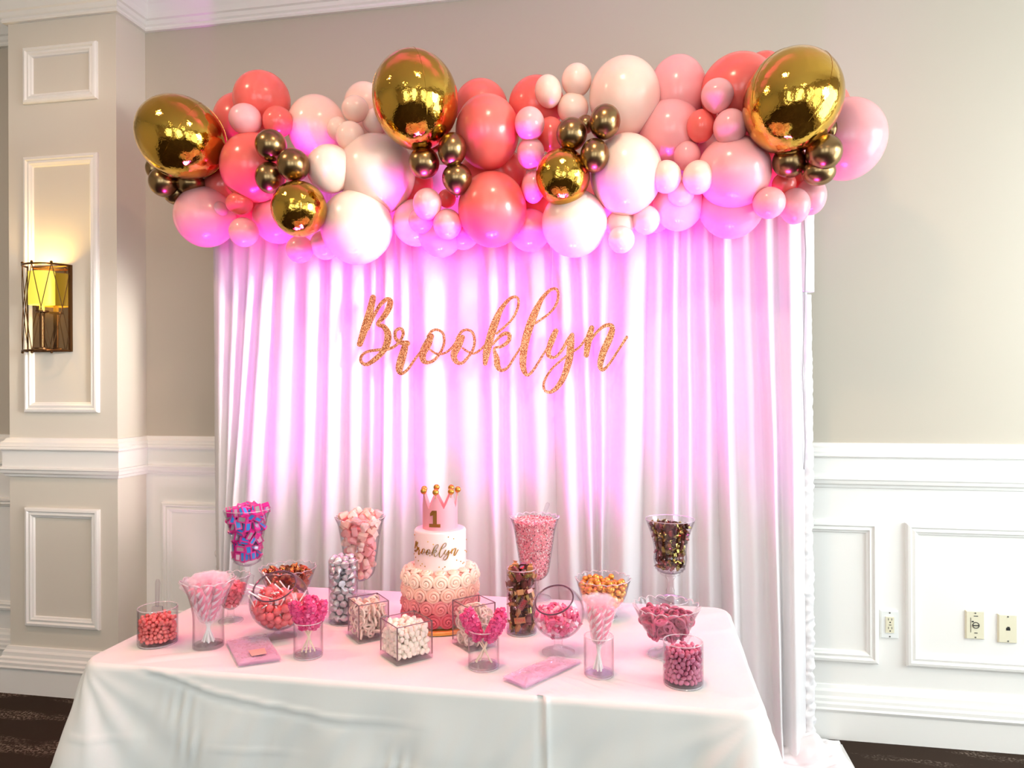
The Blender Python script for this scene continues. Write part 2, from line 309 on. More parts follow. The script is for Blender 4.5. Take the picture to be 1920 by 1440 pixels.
# fold lines read off the photo: (x px at y=460, x px at y=950, ridge height, forward shift)
VAL = [(403, 408, .02), (430, 425, .035), (462, 441, .045), (491, 458, .05), (523, 500, .03), (566, 556, .045), (614, 603, .05), (650, 648, .035), (690, 684, .03), (716, 716, .045), (745, 742, .03), (771, 779, .06), (836, 842, .03), (902, 916, .04), (940, 948, .04), (968, 985, .05), (1033, 1046, .05), (1072, 1096, .035), (1108, 1120, .04), (1150, 1139, .055), (1215, 1205, .03), (1251, 1251, .045), (1276, 1277, .03), (1301, 1305, .04), (1338, 1351, .05), (1372, 1384, .03), (1414, 1434, .055), (1455, 1462, .05), (1498, 1502, 0.02)]
def vx(px, py): return P(px, py, YC).x
VX = [((vx(a, 460)), (vx(b_, 950)), c) for a, b_, c in VAL]
zt, zb = P(800, 460, YC).z, P(800, 950, YC).z
def drape(i0, i1, seed, label, dy):
    K = 9; cols = []
    for i in range(i0, i1):
        for k in range(K): cols.append((i, k/K))
    cols.append((i1-1, 1.0))
    NZ = 110; v = []
    for r in range(NZ+1):
        z = 2.43*(1-r/NZ)+0.012
        t = max(-0.25, min(1.75, (zt-z)/(zt-zb)))
        gath = max(0.0, (z-2.34)/0.1)
        for i, u in cols:
            a = VX[i]; b_ = VX[i+1]
            xa = a[0]+(a[1]-a[0])*t; xb = b_[0]+(b_[1]-b_[0])*t
            x = xa+(xb-xa)*u
            amp = a[2]*(0.75+0.35*t)*(1-0.5*min(1, gath))
            w = 0.6*(0.5-0.5*math.cos(2*PI*u**0.9))+0.4*math.sin(PI*u)
            y = YC+dy-amp*w
            y += 0.006*noise.noise((x*9+seed, z*0.8, seed))+0.0035*noise.noise((x*30, z*3, seed+4))
            for zc in (2.05, 1.62, 1.18, 0.8): y -= 0.0035*math.exp(-((z-zc+0.004*noise.noise((x*14, seed, zc)))/0.004)**2)*(0.5+0.5*noise.noise((x*5, zc, 2)))
            x += 0.004*noise.noise((z*2, i*3.1, seed))
            if z < 0.15: y -= (0.15-z)*0.25
            if (i, u) == cols[0]: x -= 0.016; y = YC+0.010
            if (i, u) == cols[-1]: x += 0.016; y = YC+0.014
            v.append((x, y, z))
    n = len(cols); f = [(r*n+c, (r+1)*n+c, (r+1)*n+c+1, r*n+c+1) for r in range(NZ) for c in range(n-1)]
    nv = len(v); v2 = [(x, y+0.0025, z) for x, y, z in v]; f2 = [tuple(q+nv for q in g[::-1]) for g in f]
    rim = []
    for r in range(NZ):
        for c, s in ((0, 1), (n-1, -1)):
            a, b_ = r*n+c, (r+1)*n+c; q = (a, a+nv, b_+nv, b_); rim.append(q if s > 0 else q[::-1])
    mb = MB().add(v+v2, f+f2+rim); me = mb.data('drape_panel', SATIN, False); me.polygons.foreach_set('use_smooth', [True]*len(me.polygons))
    return link('drape_panel', me, None, None, label, 'curtain')
drape(0, 4, 1.3, 'white satin drape panel at the far left edge of the backdrop', 0.0)
drape(4, 11, 5.1, 'white satin drape panel left of the B of the gold name sign', -0.012)
drape(11, 16, 9.7, 'white satin drape panel behind the middle letters of the gold sign', -0.004)
drape(16, 20, 2.9, 'narrow white satin drape panel behind the last letters of the sign', -0.014)
drape(20, 24, 7.7, 'white satin drape panel between the sign and the plain right-hand panel', -0.002)
drape(24, 28, 4.4, 'white satin drape panel at the right end of the backdrop', -0.012)
def sleeve(x, y, z0, z1, r, ruf, label, seed):
    n = 22; rows = int((z1-z0)/0.007); v = []
    for j in range(rows+1):
        z = z0+(z1-z0)*j/rows; k = 1-(z-z0)/(z1-z0)
        for i in range(n):
            a = 2*PI*i/n
            rr = r*(1+0.15*noise.noise((math.cos(a)*2, math.sin(a)*2+seed, z*3)))+ruf*(k**0.7)*(noise.noise((math.cos(a)*1.5, math.sin(a)*1.5+seed, z*55))+0.25)
            v.append((x+rr*math.cos(a), y+rr*math.sin(a), z))
    f = [(j*n+i, j*n+(i+1) % n, (j+1)*n+(i+1) % n, (j+1)*n+i) for j in range(rows) for i in range(n)]+[tuple(range(n))[::-1], tuple(rows*n+i for i in range(n))]
    mb = MB().add(v, f); me = mb.data('pole_sleeve', SATIN, False); me.polygons.foreach_set('use_smooth', [True]*len(me.polygons))
    return link('pole_sleeve', me, None, None, label, 'pole sleeve')
sleeve(-1.925, 3.03, 0.012, 1.80, 0.017, 0.022, 'ruched white fabric sleeve on the left upright of the backdrop', 3)
sleeve(0.633, 3.03, 1.86, 2.40, 0.036, 0.001, 'smooth upper fabric sleeve on the right backdrop pole, below the balloons', 8)
sleeve(0.633, 3.03, 0.06, 1.85, 0.028, 0.013, 'long white ruched sleeve on the lower right backdrop pole', 5)
m = MB(); m.tube([P(1507, 400, 2.99), P(1511, 470, 2.985), P(1509, 560, 2.98), P(1505, 700, 2.98), P(1510, 830, 2.98), P(1508, 880, 2.99)], 0.0022, 6); m.obj('hanging_cable', mat('grey_cable', (0.4, 0.4, 0.4), 0.5), label='thin grey cable hanging down the outside of the right backdrop pole', cat='cable')
# cloth bunched over the right-hand base
def mound(x0, x1, y0, y1, label, seed):
    nx, ny = 56, 56; v = []
    for j in range(ny+1):
        for i in range(nx+1):
            u, w = i/nx*2-1, j/ny*2-1
            x = x0+(x1-x0)*i/nx; y = y0+(y1-y0)*j/ny
            e = max(0, 1-max(abs(u), abs(w))**3)
            q = noise.noise((x*7+seed, y*7, 1))
            z = 0.004+e*(0.03+0.07*math.exp(-((x-0.62)**2+(y-2.96)**2)/0.012)+0.06*abs(noise.noise((x*9+q, y*22+seed, 2)))+0.03*abs(q))
            v.append((x+0.02*noise.noise((y*5, seed, u)), y+0.02*noise.noise((x*5, seed, w)), z))
    n = nx+1; f = [(j*n+i, j*n+i+1, (j+1)*n+i+1, (j+1)*n+i) for j in range(ny) for i in range(nx)]
    return MB().add(v, f).obj('floor_cloth', SATIN, None, False, label=label, cat='cloth')
mc = mound(0.40, 0.80, 2.72, 3.20, 'white satin bunched over the base of the right backdrop pole', 6); mc.data.polygons.foreach_set('use_smooth', [True]*len(mc.data.polygons))
# ------------------------------------------------------------------ table cloth
CLOTH = mat('white_table_linen', s2l(233, 238, 236), 0.6, bump=(420, 0.08, 0.001), Sheen_Weight=0.1)
TX0, TX1, TY0, TY1, TZ = -1.505, 0.268, 1.712, 2.485, 0.75
def table_cloth():
    cx, cy, hx, hy, cr = (TX0+TX1)/2, (TY0+TY1)/2, (TX1-TX0)/2, (TY1-TY0)/2, 0.05
    per = []
    def seg(a, b, n): 
        for i in range(n): t = i/n; per.append(((a[0]+(b[0]-a[0])*t, a[1]+(b[1]-a[1])*t), None))
    P4 = [(TX0+cr, TY0), (TX1-cr, TY0), (TX1, TY0+cr), (TX1, TY1-cr), (TX1-cr, TY1), (TX0+cr, TY1), (TX0, TY1-cr), (TX0, TY0+cr)]
    out = []
    def line(a, b, nrm, n):
        for i in range(n): t = i/n; out.append((a[0]+(b[0]-a[0])*t, a[1]+(b[1]-a[1])*t, nrm[0], nrm[1]))
    def corner(c, a0, n):
        for i in range(n): a = a0+PI/2*i/n; out.append((c[0]+cr*math.cos(a), c[1]+cr*math.sin(a), math.cos(a), math.sin(a)))
    line(P4[0], P4[1], (0, -1), 330); corner((TX1-cr, TY0+cr), -PI/2, 22)
    line(P4[2], P4[3], (1, 0), 80); corner((TX1-cr, TY1-cr), 0, 16)
    line(P4[4], P4[5], (0, 1), 90); corner((TX0+cr, TY1-cr), PI/2, 16)
    line(P4[6], P4[7], (-1, 0), 80); corner((TX0+cr, TY0+cr), PI, 22)
    n = len(out); v = []; f = []
    xs = [T(1020, 1300).x]
    A = [P(240, 1240, TY0), P(330, 1268, TY0), P(400, 1294, TY0), P(520, 1322, TY0), P(640, 1345, TY0)]
    ax = [a.x for a in A]; az = [TZ-a.z for a in A]
    rows = [0.0, 0.5, 0.8, 0.92, 0.97, 0.99, 1.0]
    rings = [0.04, 0.12, 0.22, 0.32, 0.42, 0.52, 0.6, 0.68, 0.76, 0.82, 0.87, 0.91, 0.945, 0.97, 0.985, 0.995]
    c0 = len(v); v.append((cx, cy, TZ))
    def topz(x, y):
        q = 0.002*noise.noise((x*6, y*6, 3))
        q += 0.006*max(0, noise.noise((x*3+y*5, y*14-x*9, 7)))
        d = (x-xs[0])-(y-TY0)*0.9
        if y < TY0+0.30: q += 0.0045*math.exp(-(d/0.010)**2)*(1-(y-TY0)/0.30)
        q += 0.003*math.exp(-((d-0.05)/0.02)**2)*max(0, 1-(y-TY0)/0.35)
        return q
    prev = None
    for r in rings:
        row = []
        for x, y, nx_, ny_ in out:
            X = cx+(x-cx)*r; Y = cy+(y-cy)*r
            row.append(len(v)); v.append((X, Y, TZ+topz(X, Y)*min(1, (1-r)*30)))
        if prev is None:
            for i in range(n): f.append((c0, row[i], row[(i+1) % n]))
        else:
            for i in range(n): j = (i+1) % n; f.append((prev[i], row[i], row[j], prev[j]))
        prev = row
    D = 0.742; NR = 82
    cl = [(TX0+cr*0.3, TY0+cr*0.3), (TX1-cr*0.3, TY0+cr*0.3), (TX1-cr*0.3, TY1-cr*0.3), (TX0+cr*0.3, TY1-cr*0.3)]
    for r in range(NR+1):
        row = []
        t = r/NR; d = -0.004+0.004*min(1, r/2)+D*t if r else 0
        d = D*t
        rr = 0.006*min(1, math.sqrt(d/0.008)) if d < 0.008 else 0.006
        for x, y, nx_, ny_ in out:
            dc = min(math.hypot(x-a, y-b_) for a, b_ in cl)
            off = rr+0.05*d
            off += d*0.30*math.exp(-(dc/0.10)**2)
            s = x if abs(ny_) > 0.5 else y
            off += d*0.045*math.sin(s*23+1.0+2*noise.noise((s*2, 0, 5)))*(0.4+0.8*min(1, d*2))*math.exp(-dc*0.8)
            off += 0.010*min(1, d*6)*noise.noise((s*6, d*4, 9+nx_))
            off += 0.005*min(1, d*8)*noise.noise((s*22+d*9, d*8, 2))
            if dc < 0.55:
                th = math.atan2(d, dc)
                off += 0.006*min(1, d*5)*math.sin(th*16)*math.exp(-dc*5)*(1 if d > 0.01 else 0)
            if ny_ < -0.9:
                if ax[0] < x < ax[-1]+0.25:
                    dz = np.interp(x, ax, az); fade = min(1, (x-ax[0])*12)*max(0, 1-max(0, x-ax[-1]+0.15)/0.4)
                    q = (d-dz)/0.005; off += 0.007*math.exp(-q*q)*fade - 0.004*math.exp(-((d-dz-0.012)/0.01)**2)*fade
                q = (x-xs[0]-0.008-d*0.02)/0.006; off += 0.010*math.exp(-q*q) if q > 0 else 0.010*math.exp(-(q*1.6)**2)
                off -= 0.006*math.exp(-((x-xs[0]+0.008)/0.008)**2)
                for fz in (0.20, 0.42): off += 0.0022*math.exp(-((d-fz-0.02*(x+0.5))/0.0025)**2)
                for kx, kz in ((-1.20, 0.10), (-1.17, 0.19), (-0.60, 0.21)):
                    rr2 = (x-kx)**2+(d-kz)**2; off += 0.006*math.exp(-rr2/0.0016)*math.sin((x-kx)*170+(d-kz)*40)
            row.append(len(v)); v.append((x+nx_*off, y+ny_*off, TZ-d-(0.0 if d > 0.01 else 0)))
        for i in range(n): j = (i+1) % n; f.append((prev[i], row[i], row[j], prev[j]))
        prev = row
    mb = MB().add(v, f); me = mb.data('tablecloth', CLOTH, False); me.polygons.foreach_set('use_smooth', [True]*len(me.polygons))
    link('tablecloth', me, None, None, 'floor-length white cloth over the long candy table', 'tablecloth')
table_cloth()
# ------------------------------------------------------------------ balloons
BCOL = {
 'coral': mat('coral_latex', s2l(242, 116, 108), 0.22, spec=0.5), 'pink': mat('pink_latex', s2l(250, 178, 182), 0.22, spec=0.5),
 'blush': mat('blush_latex', s2l(255, 220, 206), 0.22, spec=0.5), 'chrome': mat('chrome_gold_latex', s2l(150, 122, 84), 0.27, 1.0),
 'foil': mat('mirror_gold_foil', s2l(212, 168, 72), 0.04, 1.0, bump=(5, 0.12, 0.02))}
for k_ in ('coral', 'pink', 'blush'):
    b = BCOL[k_].node_tree.nodes['Principled BSDF']; b.inputs['Subsurface Weight'].default_value = 0.5; b.inputs['Subsurface Radius'].default_value = (1.0, 0.45, 0.45); b.inputs['Subsurface Scale'].default_value = 0.07
def balloon_mesh(kind):
    mb = MB(); N = 28; pr = []
    for j in range(N+1):
        a = PI*j/N; r = math.sin(a); z = -math.cos(a)
        if kind == 'pear' and z < 0: z *= 1.16; r *= 1-0.16*(-z)**2*(1 if -z < 1 else 1)
        elif kind == 'round' and z < 0: z *= 1.04; r *= 1-0.03*z*z
        pr.append((max(r, 0) if 0 < j < N else 0, z))
    mb.lathe(pr, 44)
    return mb
BM = {}
def bal_data(col, shape):
    k = (col, shape)
    if k not in BM: BM[k] = balloon_mesh(shape).data('balloon', BCOL[col])
    return BM[k]
km = MB(); km.lathe([(0, -0.10), (0.07, -0.12), (0.075, -0.10), (0.03, -0.06), (0.025, -0.03), (0.06, 0.03), (0, 0.05)], 14)
KN = {}
def knot_data(col):
    if col not in KN: KN[col] = km.data('knot', BCOL[col])
    return KN[col]
def balloon(px, py, rx, ry, Y, col, label, rot=0, shape='round', knot=None):
    p = P(px, py, Y); k = mpp(p)
    foil = col == 'foil'
    o = link('foil_balloon' if foil else 'balloon', bal_data(col, shape), None, p, label, 'balloon', None)
    M = Matrix((CR, CF, CU)).transposed()  # local x->right, y->forward, z->up in view of the drape
    R = M @ Matrix.Rotation(math.radians(rot), 3, 'Y')
    s = (rx*k, (rx+ry)/2*k, ry*k)
    o.matrix_world = Matrix.Translation(p) @ R.to_4x4() @ Matrix.Diagonal((*s, 1))
    if knot:   # knot visible at the bottom pole
        q = link('knot', knot_data(col), o); q.location = (0, 0, -1.16 if shape == 'pear' else -1.04)
    if foil:
        for a in (0.35, 0.35+PI/2):
            m = MB(); m.tube([(1.003*math.sin(t)*math.cos(a), 1.003*math.sin(t)*math.sin(a), -math.cos(t)*1.003) for t in np.linspace(0, 2*PI, 49)[:-1]], 0.0035, 5, True)
            m.obj('seam', BCOL['foil'], o)
    return o
B = [
# --- left end
(340,257,83,74,2.62,'foil','large mirror-gold foil balloon at the left end of the garland',32),
(307,341,27,27,2.70,'chrome','small chrome gold balloon hanging lowest left under the leftmost foil balloon',0),
(357,343,26,22,2.73,'chrome','small chrome gold balloon tucked directly under the leftmost foil balloon, right of its pair',0),
(329,362,22,21,2.76,'chrome','small chrome gold balloon with pink sheen, bottom of the leftmost cluster',0),
(290,316,16,20,2.80,'chrome','small chrome gold balloon mostly hidden behind the leftmost foil balloon',0),
(491,187,52,52,2.76,'coral','large coral balloon on top at the left end of the garland',0),
(450,228,48,52,2.86,'coral','large coral balloon behind the leftmost foil balloon and the top coral one',0),
(460,223,30,28,2.64,'pink','small pink balloon in front of the top left coral balloon',0),
(521,228,28,28,2.68,'coral','small salmon balloon just right of the small pink one at upper left',0),
(476,313,61,63,2.70,'coral','large coral balloon in the middle of the left end, behind the gold trio',0),
(385,406,56,55,2.78,'pink','large magenta-lit pink balloon lowest at the left end of the garland',0),
(420,348,37,36,2.82,'coral','medium coral balloon under the right side of the leftmost foil balloon',0),
(449,381,25,21,2.68,'coral','small salmon balloon under the large left coral balloon',0),
(406,395,21,20,2.74,'pink','small pink balloon resting on the lowest left pink balloon',0),
(457,435,27,27,2.70,'pink','small pink balloon hanging over the drape, left of the small round foil balloon',0),
(520,410,45,45,2.84,'pink','medium magenta-lit balloon behind the small round foil balloon at left',0),
(466,400,34,34,2.90,'coral','coral balloon filling the gap deep behind the left small balloons',0),
# --- gold trio and orb
(508,272,29,29,2.56,'chrome','chrome gold balloon topmost of the trio on the left coral balloon',0),
(550,309,30,30,2.54,'chrome','chrome gold balloon rightmost of the left trio, touching the small foil balloon',0),
(506,333,27,29,2.58,'chrome','chrome gold balloon bottom left of the left trio',0),
(561,391,51,51,2.54,'foil','small round mirror-gold foil balloon low on the left of the garland',0),
# --- blush area
(594,238,54,58,2.80,'blush','large blush balloon right of the top left coral balloon',0),
(684,196,38,41,2.86,'blush','blush balloon peeking out behind the small pale ones, left of the tall foil balloon',0),
(666,204,25,24,2.70,'blush','small pale balloon highest beside the tall foil balloon',0),
(635,242,22,22,2.72,'blush','small pale balloon in front of the large left blush balloon',0),
(657,256,27,28,2.68,'blush','small pale balloon lowest of the three left of the tall foil balloon',0),
(704,228,24,24,2.76,'blush','small pale balloon touching the left side of the tall foil balloon',0),
(703,262,46,46,2.86,'blush','blush balloon behind the left lower side of the tall foil balloon',0),
(619,316,44,44,2.64,'blush','medium pale balloon just right of the left gold trio',0),
(706,326,72,73,2.74,'blush','very large blush balloon below left of the tall foil balloon',0),
(669,425,67,68,2.70,'blush','very large pale balloon bulging lowest over the drape, right of the small left foil balloon',0),
(562,467,25,25,2.76,'pink','small pale balloon hanging below the small left foil balloon',0),
(610,459,28,27,2.80,'blush','small pale balloon between the low small one and the lowest large pale one',0),
(780,417,43,43,2.80,'blush','medium pale balloon low on the garland, under the tall foil balloon',0),
(768,345,44,48,2.90,'coral','coral balloon deep behind the chrome trio of the tall foil balloon',0),
# --- tall foil balloon
(779,186,80,90,2.56,'foil','tallest mirror-gold foil balloon, left of the centre of the garland',-8),
(795,305,29,29,2.60,'chrome','chrome gold balloon lower left under the tall foil balloon',0),
(848,280,27,31,2.57,'chrome','chrome gold balloon right under the tall foil balloon',10),
(857,334,28,28,2.60,'chrome','pear-shaped chrome gold balloon with its tail pointing down',0,'pear',True),
(806,272,20,16,2.70,'chrome','chrome gold balloon hidden between the tall foil balloon and its cluster',0),
# --- centre
(902,201,50,51,2.84,'coral','coral balloon at the back of the top, right of the tall foil balloon',0),
(914,247,60,68,2.68,'coral','large peach-coral balloon right of the tall foil balloon, above the centre',0),
(923,392,64,69,2.70,'coral','large coral balloon lowest at the centre, above the k of the sign',0),
(925,325,62,50,2.88,'coral','coral balloon wedged deep between the two large central coral ones',0),
(993,232,28,31,2.62,'pink','small pink balloon upper right of the large peach-coral centre balloon',0),
(995,287,26,29,2.66,'pink','small pink balloon under its twin, left of the second chrome trio',0),
(1000,350,22,30,2.70,'pink','small violet-lit balloon left of the right small foil balloon',0),
(1003,380,36,46,2.88,'coral','coral balloon in the gap below left of the right small foil balloon',0),
(993,431,40,39,2.82,'pink','medium pink balloon low between the central coral one and the pale one',0),
(801,382,27,29,2.64,'pink','small pink balloon uppermost of three below the chrome pear cluster',0),
(791,413,25,24,2.70,'pink','small violet-pink balloon at lower left of the three below the chrome pear',0),
(839,420,27,28,2.67,'pink','small pink balloon rightmost of the three below the chrome pear',0),
(826,440,41,41,2.78,'pink','medium violet-lit pink balloon hanging low left of centre',0),
(868,437,31,30,2.80,'pink','pink balloon low between the medium violet one and the central coral one',0),
(838,372,17,17,2.78,'coral','tiny coral balloon just under the chrome pear balloon',0),
(1006,196,52,52,2.82,'coral','large orange-coral balloon at the top right of centre',0),
(1028,171,25,30,2.70,'blush','small peach balloon in front of the orange-coral top balloon',-10),
(1081,150,28,30,2.72,'blush','small cream balloon highest right of centre',0),
(1074,203,29,29,2.74,'blush','small cream balloon under the highest small one',0),
(1032,252,27,32,2.74,'coral','small coral balloon behind the left ball of the right chrome trio',0),
(1072,251,29,30,2.58,'chrome','chrome gold balloon left in the right of centre trio',0),
(1134,228,29,32,2.56,'chrome','chrome gold balloon topmost right in the right of centre trio',12),
(1115,291,27,31,2.56,'chrome','chrome gold balloon lowest in the right of centre trio',0),
(1098,233,17,17,2.66,'chrome','small chrome gold balloon at the back of the right of centre trio',0),
(1055,331,51,52,2.60,'foil','small round mirror-gold foil balloon right of centre under the chrome trio',0),
(1077,418,61,62,2.70,'blush','large pale balloon hanging low right of centre, above the n of the sign',0),
# --- right of centre
(1171,181,66,72,2.74,'blush','very large cream balloon highest right of centre',0),
(1270,172,54,66,2.82,'pink','large pale pink balloon between the cream and the right coral balloons',0),
(1174,326,67,74,2.68,'blush','very large pale balloon below the big cream one',0),
(1257,246,58,58,2.78,'pink','large pink balloon below the pale pink top one, left of the small coral one',0),
(1288,292,25,27,2.72,'pink','small pale pink balloon above the pair of glossy lavender ones',0),
(1249,331,28,30,2.64,'blush','small glossy lavender balloon left of the pair',0),
(1309,332,29,31,2.64,'blush','small glossy lavender balloon right of the pair',0),
(1277,362,25,24,2.70,'blush','small pale balloon below and between the lavender pair',0),
(1272,381,47,50,2.80,'blush','medium pale balloon low under the lavender pair',0),
(1163,420,28,26,2.74,'blush','small pale balloon right of the low large pale one',0),
(1165,449,25,25,2.70,'blush','small pale balloon hanging lowest over the drape right of centre',0),
(1211,412,26,27,2.73,'blush','small pale balloon between the lowest small one and the medium pale one',0),
(1120,370,40,44,2.88,'pink','pink balloon deep behind the low pale balloons right of centre',0),
(1225,395,40,40,2.90,'pink','pink balloon deep behind the small pale ones, left of the medium pale one',0),
# --- right end
(1385,171,70,69,2.76,'coral','large coral balloon left of the right foil balloon',0),
(1432,136,38,38,2.86,'coral','coral balloon peeking out above the large right coral one',0),
(1345,178,30,30,2.62,'pink','small pear-shaped glossy pink balloon with its tip down on the right coral one',0,'pear',True),
(1314,236,26,30,2.68,'coral','small coral balloon below left of the pear-shaped pink one',0),
(1369,238,31,33,2.62,'pink','small bright pink balloon left of the right foil balloon',0),
(1376,322,68,67,2.70,'pink','very large magenta-lit pink balloon below left of the right foil balloon',0),
(1371,387,60,58,2.80,'pink','large violet-lit balloon hanging lowest at the right end',0),
(1486,188,89,96,2.56,'foil','largest mirror-gold foil balloon at the right end of the garland',20),
(1480,303,31,29,2.64,'chrome','chrome gold balloon with red sheen, left under the right foil balloon',0),
(1545,285,33,33,2.58,'chrome','chrome gold balloon in front at the right, under the right foil balloon',0),
(1535,322,31,25,2.62,'chrome','chrome gold balloon lowest under the right foil balloon',0),
(1556,243,14,20,2.70,'chrome','chrome gold balloon peeking out behind the right edge of the right foil balloon',0),
(1587,260,70,74,2.80,'pink','large pink balloon rightmost of the whole garland',0),
(1442,380,30,29,2.66,'pink','small pink balloon low at the right, right of the very large magenta-lit one',0),
(1490,386,28,33,2.72,'pink','small pink balloon above the right edge of the drape',0),
(1520,368,28,34,2.76,'pink','pink balloon at the lower right corner of the garland',0),
(1470,345,22,21,2.74,'coral','small coral balloon under the red-sheened chrome one',0),
(1505,338,36,36,2.84,'coral','coral balloon behind the right chrome cluster',0),
(1452,300,50,60,2.90,'coral','coral balloon deep behind the bottom of the right foil balloon',0),
(1545,210,46,56,2.92,'coral','coral balloon in shade behind the right foil balloon',0),
(1420,250,44,50,2.92,'pink','pink balloon deep behind the bright pink small one at right',0),
(1322,262,34,44,2.90,'pink','pink balloon seen in the gap under the pear-shaped pink one, behind the garland',0),
]
for b_ in B: balloon(*b_)
# ------------------------------------------------------------------ brush-lettered sign
GLIT = bpy.data.materials.new('gold_glitter'); GLIT.use_nodes = True
nt = GLIT.node_tree; b = nt.nodes['Principled BSDF']; b.inputs['Roughness'].default_value = 0.45; b.inputs['Metallic'].default_value = 0.55
tc = nt.nodes.new('ShaderNodeTexCoord'); vo = nt.nodes.new('ShaderNodeTexVoronoi'); vo.inputs['Scale'].default_value = 420
cr = nt.nodes.new('ShaderNodeValToRGB'); e = cr.color_ramp.elements
e[0].color = (*s2l(110, 66, 22), 1); e[0].position = 0.1; e[1].color = (*s2l(255, 226, 150), 1); e[1].position = 0.97
q = cr.color_ramp.elements.new(0.55); q.color = (*s2l(190, 132, 62), 1)
sp = nt.nodes.new('ShaderNodeSeparateColor')
nt.links.new(tc.outputs['Object'], vo.inputs['Vector']); nt.links.new(vo.outputs['Color'], sp.inputs[0]); nt.links.new(sp.outputs[0], cr.inputs[0]); nt.links.new(cr.outputs[0], b.inputs['Base Color'])
STR = {
'B': [[(205,130,36),(185,220,44),(155,320,46),(120,430,34)],
      [(175,335,12),(200,270,18),(250,180,22),(295,142,26),(316,155,34),(308,195,38),(280,245,34),(235,300,20),(275,318,30),(300,360,40),(297,420,42),(265,482,34),(215,530,30),(165,560,22),(131,545,18),(130,510,16),(165,480,16),(230,468,18),(300,462,20),(350,440,16),(385,402,14)]],
'r': [[(385,402,14),(400,360,18),(385,330,18),(352,345,18),(350,390,18),(380,418,28),(425,425,36)],
      [(412,440,36),(405,470,44),(388,530,50),(375,590,44),(390,618,22),(430,590,16),(480,520,14),(520,470,14),(560,400,14)]],
'o': [[(580,378,32),(555,430,50),(525,490,44),(530,535,34),(560,548,22),(600,530,18),(640,480,16),(662,420,16),(655,362,16),(620,338,16),(585,345,16),(560,380,18)],
      [(572,465,12),(610,490,14),(660,490,14),(710,455,14),(745,405,14)]],
'o.': [[(780,385,32),(750,440,50),(725,500,40),(740,542,30),(775,552,20),(810,520,18),(845,470,16),(858,410,16),(845,356,16),(810,338,16),(775,350,16),(745,395,16)],
      [(782,455,12),(810,475,14),(850,490,14),(890,470,14),(925,435,12)]],
'k': [[(925,555,26),(935,480,46),(960,380,48),(990,290,46),(1028,205,30),(1080,142,20),(1120,126,18),(1140,150,16),(1130,210,16),(1090,280,14),(1000,362,14)],
      [(975,432,12),(1010,390,18),(1050,362,24),(1080,370,26),(1075,410,24),(1030,445,20),(985,458,14),(1000,520,34),(1005,570,36),(1030,598,22),(1070,580,16),(1110,520,14),(1160,440,12)]],
'l': [[(1395,100,16),(1380,75,18),(1340,85,20),(1290,140,26),(1245,230,44),(1210,320,50),(1180,430,48),(1168,540,42),(1176,600,34),(1200,628,20),(1240,590,16),(1290,510,14),(1345,420,12)],
      [(1395,98,16),(1388,160,16),(1340,230,14),(1245,298,14)]],
'y': [[(1380,345,32),(1360,390,40),(1335,460,34),(1335,503,28),(1370,515,18),(1410,480,18),(1460,400,22),(1485,368,24)],
      [(1485,370,26),(1475,440,44),(1465,530,44),(1430,640,38),(1385,710,30),(1340,738,22),(1306,722,16),(1305,670,16),(1345,600,14),(1400,545,14),(1470,490,14),(1530,450,14),(1575,390,14)]],
'n': [[(1610,325,32),(1590,400,42),(1575,500,32)],
      [(1585,450,14),(1620,380,16),(1680,320,20),(1725,308,28),(1742,330,34),(1725,390,44),(1685,480,44),(1665,560,36),(1680,595,22),(1720,560,16),(1780,470,14),(1835,385,18)]]}
def catmull(pts, n=7):
    out = []; P_ = [pts[0]]+list(pts)+[pts[-1]]
    for i in range(1, len(P_)-2):
        a, b_, c, d = (np.array(P_[i+k], float) for k in (-1, 0, 1, 2))
        for j in range(n):
            t = j/n; out.append(0.5*((2*b_)+(-a+c)*t+(2*a-5*b_+4*c-d)*t*t+(-a+3*b_-3*c+d)*t**3))
    out.append(np.array(pts[-1], float)); return out
def stroke(mb, pts, fn, zo, th, gain=1.0):
    q = catmull(pts); L_, R_ = [], []
    for i, p in enumerate(q):
        a = q[max(0, i-1)]; b_ = q[min(len(q)-1, i+1)]; t = (b_-a)[:2]; t = t/(np.hypot(*t)+1e-9); n = np.array([-t[1], t[0]]); h = p[2]*gain/2
        L_.append(p[:2]+n*h); R_.append(p[:2]-n*h)
    def cap(p, t, h, s): 
        n = np.array([-t[1], t[0]]); return [p+n*h*math.cos(a)*s+t*h*math.sin(a) for a in np.linspace(0, PI, 9)[1:-1]]
    t1 = (q[-1]-q[-2])[:2]; t1 = t1/np.hypot(*t1); t0 = (q[0]-q[1])[:2]; t0 = t0/np.hypot(*t0)
    e1 = cap(q[-1][:2], t1, q[-1][2]*gain/2, 1); e0 = cap(q[0][:2], t0, q[0][2]*gain/2, 1)
    n = len(q); V = L_+R_; RZ = [0.0016*i/n for i in range(n)]*2+[0.0016]*len(e1)+[0.0]*len(e0); f = [(i, i+1, n+i+1, n+i) for i in range(n-1)]
    V += e1+e0; k1 = 2*n; k0 = k1+len(e1)
    f.append(tuple([n-1]+list(range(k1, k1+len(e1)))+[2*n-1])); f.append(tuple([n]+list(range(k0, k0+len(e0)))+[0]))
    outl = list(range(n))+list(range(k1, k1+len(e1)))+list(range(2*n-1, n-1, -1))+list(range(k0, k0+len(e0)))
    M_ = len(V); vv = [fn(x, y, zo+th+g*th/0.004) for (x, y), g in zip(V, RZ)]+[fn(x, y, zo) for x, y in V]
    ff = f+[tuple(i+M_ for i in g[::-1]) for g in f]+[(outl[i], outl[i]+M_, outl[(i+1) % len(outl)]+M_, outl[(i+1) % len(outl)]) for i in range(len(outl))]
    mb.add(vv, ff)
SY = 2.885
sg = thing('name_sign', 'gold glitter script sign reading Brooklyn hung in front of the drape', 'sign', P(910, 640, SY))
